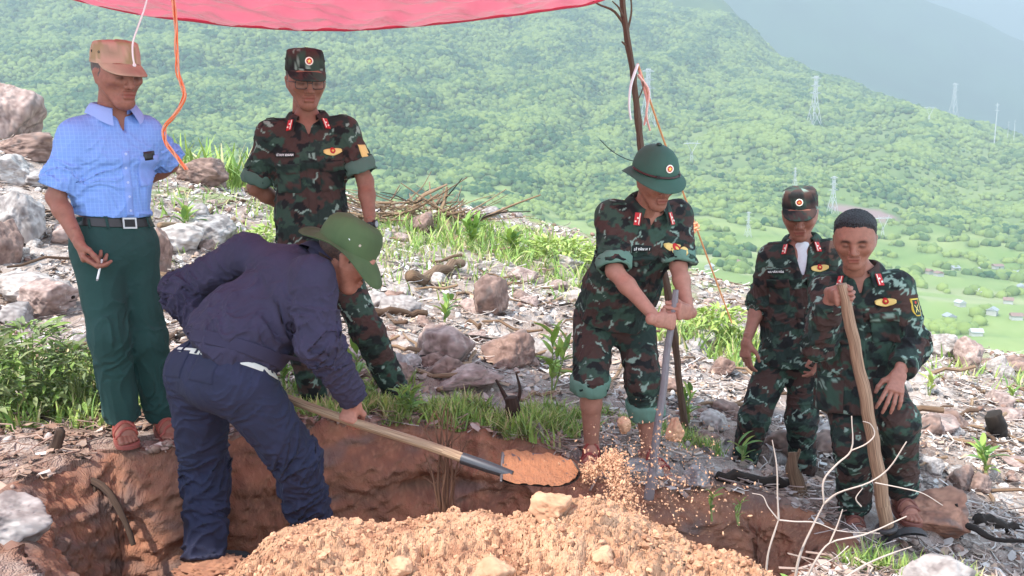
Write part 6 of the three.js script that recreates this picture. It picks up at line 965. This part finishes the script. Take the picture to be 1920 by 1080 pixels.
sprout([1.0018,-0.3462,-4.9953], 0.2, 6, 0.1, 1, 12, 'leafy sprout at the foot of the tarpaulin pole', { stems: 3 });
sprout([0.9602,-0.3372,-3.6479], 0.08, 4, 0.06, 0, 13, 'tiny green seedling on the dug bank', { stems: 2 });
sprout([0.8527,-0.3142,-3.6772], 0.1, 4, 0.07, 1, 14, 'small seedling among the falling soil', { stems: 2 });
sprout([0.92, 0, -2.72], 0.14, 5, 0.09, 3, 15, 'pale leaf tips at the bottom edge below the bare branch', { stems: 2, dy: 0.05 });
sprout([4.2711,-1.042,-7.5398], 0.16, 5, 0.1, 1, 16, 'green sprout near the picture edge on the slope', { stems: 2 });
sprout([-1.8897,-0.0005,-4.1867], 0.35, 9, 0.12, 0, 17, 'leafy stems between the elderly man\'s legs', { stems: 3 });
sprout([-3.0838,0.343,-8.6212], 0.3, 8, 0.2, 1, 18, 'green shoot beside the elderly man\'s belt', { stems: 3 });
sprout([-0.4413,0.0236,-10.0073], 0.3, 7, 0.2, 0, 19, 'long-leaved green clump below the branch pile', { stems: 5 });
sprout([0,-0.0563,-10.1612], 0.28, 7, 0.2, 1, 20, 'second long-leaved clump on the skyline, nearer the helmet', { stems: 5 });
// bush: many stems and small leaves
function bush(label, at, w, h, n, leaf, seed, tone) {
  const R = rng(seed), b = [at[0], hill(at[0], at[2]), at[2]], t = thing('bush', label, 'bush', b), parts = [[], []];
  for (let s = 0; s < 16; s++) { const a = R() * 6.3, r = R() * w * 0.4; mesh('stem', limbGeo(curvePts([[Math.cos(a) * r * 0.4, -0.02, Math.sin(a) * r * 0.4], [Math.cos(a) * r * 0.8, h * 0.4, Math.sin(a) * r * 0.8], [Math.cos(a) * r * 1.3, h * (0.6 + 0.35 * R()), Math.sin(a) * r * 1.3]], 6), [0.006, 0.002], 5), STEM, t); }
  const o = new THREE.Object3D();
  for (let i = 0; i < n; i++) { const a = R() * 6.3, rr = Math.sqrt(R()), y = h * (0.08 + 0.9 * R() ** 0.8), k = Math.sqrt(Math.max(0.05, 1 - (y / h) ** 2 * 0.8)) * w * 0.5 * (0.8 + 0.3 * noise(Math.cos(a) * 2, y * 5, Math.sin(a) * 2 + seed)); o.position.set(Math.cos(a) * rr * k, y, Math.sin(a) * rr * k); o.rotation.set(-0.7 + 1.3 * R(), a * -1 + 1.57 + (R() - 0.5) * 2, (R() - 0.5), 'YXZ'); o.scale.setScalar(leaf * (0.6 + 0.8 * R())); o.updateMatrix(); const g = leafGeo.clone(); g.applyMatrix4(o.matrix); parts[R() < 0.6 ? 0 : 1].push(g); }
  parts.forEach((p, i) => { const m = mesh('foliage', mergeGeometries(p), GREEN[tone > 3 ? (i ? 0 : tone) : (tone + i * 2) % 4], t); m.userData.kind = 'stuff'; });
}
bush('broad leafy green bush growing beside the elderly man\'s trousers', [-2.2828,-0.0005,-4.1867], 0.62, 0.42, 420, 0.07, 81, 4);
bush('second leafy bush, nearer the picture edge', [-2.3761,0.0449,-4], 0.6, 0.38, 380, 0.07, 82, 5);
bush('darker leafy bush right against the elderly man\'s trousers', [-2.0482,-0.0009,-4.146], 0.42, 0.34, 300, 0.065, 83, 4);
bush('pale bush on the skyline in front of the valley', [0.5472,-0.1687,-10.3146], 1.3, 0.3, 420, 0.11, 84, 3);
bush('skyline bush behind the hoe man', [1.7946,-0.4924,-7.7952], 0.7, 0.3, 300, 0.09, 85, 3);
bush('bushy weed on the slope below the skyline', [-2.3104,0.161,-8.9302], 1.0, 0.25, 260, 0.1, 86, 1);
// grass and low weeds
{
  const R = rng(91), blade = sheet(1, 4, (u, v) => [(u - 0.5) * 0.09 * (1 - v * 0.9), v * (1 - 0.15 * v), 0.55 * v * v]);
  const zones = [[430, 800, 330, 520, 0.3]];
  const areas = [[[-1.0142,-0.05,-4.1767], 0.5, 0.16, 1500, 0.09], [[-0.5194,-0.07,-4.2803], 0.34, 0.14, 1500, 0.09], [[-0.08,-0.12,-4.3933], 0.3, 0.16, 1300, 0.09], [[0.2213,-0.2,-4.5518], 0.22, 0.2, 1000, 0.09], [[0.6179,-0.2665,-4.8465], 0.26, 0.14, 900, 0.06], [[0.9755,-0.3408,-4.7072], 0.2, 0.2, 800, 0.06], [[0.1022,-0.1605,-4.19], 0.14, 0.06, 300, 0.12], [[-0.7081,-0.0157,-4.5086], 0.5, 0.3, 700, 0.1], [[-2.0947,-0.0004,-4.2729], 0.7, 0.4, 1700, 0.13], [[-2.527,0.0012,-4.4507], 0.7, 0.5, 1500, 0.14], [[-3.2953,0.4297,-10.0761], 1.6, 1.6, 420, 0.16], [[-3.9539,0.5878,-13.0898], 0.9, 0.6, 300, 0.5], [[-1.2451,0.0723,-9.6251], 1.4, 1.0, 800, 0.13], [[-0.4222,-0.0008,-8.9484], 1.8, 1.3, 900, 0.13], [[0.4266,-0.1422,-10.3444], 1.6, 1.2, 1500, 0.2], [[0,-0.0345,-11.245], 1.8, 0.8, 900, 0.22], [[-1.9653,0.1123,-10.8135], 1.2, 1.0, 400, 0.15], [[1.7064,-0.4734,-7.7122], 1.1, 0.8, 1100, 0.22], [[-2.1107,0.0785,-7.765], 1.6, 1.2, 300, 0.12], [[1.5919,-0.471,-3.4376], 0.3, 0.16, 700, 0.09], [[4.7198,-1.1376,-9.3493], 2.2, 0.8, 500, 0.16], [[-4.5136,0.7164,-12.7565], 2.0, 1.2, 300, 0.2]];
  let n = 0; for (const a of areas) n += a[3]; const im = new THREE.InstancedMesh(blade, phys(1, 1, 1, 0.8, { transmission: 0.25, thickness: 0, side: THREE.DoubleSide }), n), M = new THREE.Matrix4(), q = new THREE.Quaternion(), e = new THREE.Euler(), c = new THREE.Color(); let i = 0;
  for (const [p, w, d, k, h] of areas) for (let j = 0; j < k; j++) {
    let x, z, tr = 0; do { const a = R() * 6.3, r = Math.sqrt(R()) ; x = p[0] + Math.cos(a) * r * w; z = p[2] + Math.sin(a) * r * d; } while (++tr < 9 && (pitDist(x, z) < 0.015 || noise(x * 5, 3, z * 5) < -0.15));
    const s = h * (0.45 + 0.9 * R()); e.set((R() - 0.5) * 0.9, R() * 6.3, (R() - 0.5) * 0.6, 'YXZ'); M.compose(new THREE.Vector3(x, hill(x, z) - 0.005, z), q.setFromEuler(e), new THREE.Vector3(s * (0.8 + R()), s, s)); im.setMatrixAt(i, M); const t = R(); im.setColorAt(i++, c.setRGB(...(t < 0.18 ? [0.5, 0.44, 0.22] : mix3([0.15, 0.28, 0.055], [0.36, 0.46, 0.10], R()))));
  }
  im.name = 'grass'; im.castShadow = im.receiveShadow = true; scene.add(im); stuff(im, 'fresh green grass tufts on the slope and along the pit rim', 'grass');
}


// ---- pylons and houses in the valley
{
  const steel = std(0.62, 0.63, 0.65, 0.6), bar = (a, b, r) => limbGeo([a, b], r, 4);
  const kinds = {
    tower: (t, H) => { const w = H * 0.11, body = [], lev = [0, 0.3, 0.52, 0.68, 0.8, 0.92, 1], half = (k) => lerp(w, w * 0.22, Math.min(1, k / 0.62)); for (let i = 0; i < lev.length - 1; i++) for (let s = 0; s < 4; s++) { const c = [[-1, -1], [1, -1], [1, 1], [-1, 1]], P3 = (k, q) => [c[q % 4][0] * half(lev[k]), lev[k] * H, c[q % 4][1] * half(lev[k])]; body.push(bar(P3(i, s), P3(i + 1, s), H * 0.0065), bar(P3(i, s), P3(i + 1, s + 1), H * 0.004), bar(P3(i, s + 1), P3(i + 1, s), H * 0.004)); } mesh('lattice', mergeGeometries(body), steel, t); for (const k of [0.66, 0.8, 0.95]) { const a = H * (k === 0.66 ? 0.14 : 0.115); for (const s of [-1, 1]) mesh('cross_arm', mergeGeometries([bar([0, k * H, 0], [s * a, k * H, 0], H * 0.006), bar([0, (k + 0.04) * H, 0], [s * a, k * H, 0], H * 0.005)]), steel, t); } },
    ypylon: (t, H) => { const b = []; for (const s of [-1, 1]) { b.push(bar([s * H * 0.09, 0, 0], [s * H * 0.03, H * 0.5, 0], H * 0.012), bar([s * H * 0.03, H * 0.5, 0], [s * H * 0.24, H * 0.86, 0], H * 0.012), bar([s * H * 0.24, H * 0.86, 0], [s * H * 0.27, H, 0], H * 0.01)); for (let i = 0; i < 4; i++) b.push(bar([s * lerp(H * 0.09, H * 0.03, i / 4), H * 0.125 * i, 0], [-s * lerp(H * 0.09, H * 0.03, (i + 1) / 4), H * 0.125 * (i + 1), 0], H * 0.007)); } mesh('lattice', mergeGeometries(b), steel, t); mesh('cross_arm', mergeGeometries([bar([-H * 0.42, H * 0.86, 0], [H * 0.42, H * 0.86, 0], H * 0.014), bar([-H * 0.42, H * 0.86, 0], [0, H * 0.92, 0], H * 0.008), bar([H * 0.42, H * 0.86, 0], [0, H * 0.92, 0], H * 0.008)]), steel, t); },
    pole: (t, H) => { mesh('mast', limbGeo([[0, 0, 0], [0, H, 0]], [H * 0.014, H * 0.008], 6), steel, t); for (const k of [0.82, 0.95]) mesh('cross_arm', bar([-H * 0.07, k * H, 0], [H * 0.07, k * H, 0], H * 0.008), steel, t); },
  };
  const L = [[528.6, -1625.6, 88, 'tower', 'tallest lattice pylon standing alone on the middle of the green ridge'], [802, -1690, 68, 'tower', 'lattice pylon on the ridge crest against the blue mountain'], [268.3, -1377.2, 34, 'ypylon', 'small forked pylon just beside the pith helmet'], [709.4, -1579.4, 32, 'ypylon', 'small forked pylon below the ridge crest'], [818.6, -1569.7, 72, 'pole', 'tall thin mast nearest the end of the ridge, taller of the group'], [942, -1760, 42, 'pole', 'thin mast behind the tall mast'], [962, -1775, 42, 'pole', 'outermost thin mast of the pair on the ridge'], [853.9, -1574.8, 31, 'pole', 'short thin mast at the picture edge'], [335.7, -1089.9, 26, 'tower', 'small pylon rising just above the camouflage cap'], [340.5, -970.9, 44, 'tower', 'lattice pylon in the valley between the cap and the bare head'], [363.5, -892, 24, 'ypylon', 'forked pylon beside the bare head'], [206.9, -797.8, 23, 'tower', 'small pylon in the meadow before the capped soldier\'s shoulder'], [225.4, -1548.5, 95, 'tower', 'hazy lattice pylon half hidden behind the crooked pole']];
  for (const [x, z, H, k, label] of L) { const t = thing(k === 'pole' ? 'power_mast' : 'pylon', label, k === 'pole' ? 'mast' : 'pylon', [x, far(x, z) - 1, z], 'power line pylons in the valley'); t.rotation.y = 0.35; kinds[k](t, H); }
  const spots = [[329.9, -698], [366.5, -748.1], [381.4, -742.3], [405.1, -754.2], [403.8, -723.2], [327, -626.6], [317.1, -574.1], [285.6, -533.2], [278, -557.1], [294.9, -523.9], [257.3, -526.8], [246.1, -473.5], [326.3, -708.2], [363.2, -642], [136.4, -624.8], [161.1, -642.9]], R = rng(8);
  spots.forEach(([x, z], i) => {
    const w = 5 + 3 * R(), d = 4 + 2 * R(), h = 2.6 + 0.8 * R(), far0 = i < 5 || i === 12, t = thing('house', (R() < 0.5 ? 'white' : 'pale') + ' small house in the far valley, ' + (i > 13 ? 'in the meadow before the ridge' : far0 ? 'in the far row of the village' : 'in the near part of the village'), 'house', [x, far(x, z) - 0.3, z], 'houses of the far village'); t.rotation.y = R() * 3;
    mesh('wall', new THREE.BoxGeometry(w, h, d).translate(0, h / 2, 0), std(0.5, 0.49, 0.47, 0.9), t);
    const sh = new THREE.Shape([new THREE.Vector2(-d / 2 - 0.5, 0), new THREE.Vector2(d / 2 + 0.5, 0), new THREE.Vector2(0, 1.7)]), rg = new THREE.ExtrudeGeometry(sh, { depth: w + 0.8, bevelEnabled: false }); rg.translate(0, h + 0.01, -(w + 0.8) / 2); rg.rotateY(Math.PI / 2); mesh('roof', rg, [std(0.3, 0.19, 0.16), std(0.36, 0.38, 0.4), std(0.5, 0.5, 0.5)][i % 3], t);
    mesh('door', new THREE.BoxGeometry(1.2, 2, 0.1).translate(0, 1, d / 2 + 0.03), std(0.2, 0.15, 0.1), t);
  });
}


renderer.render(scene, camera);
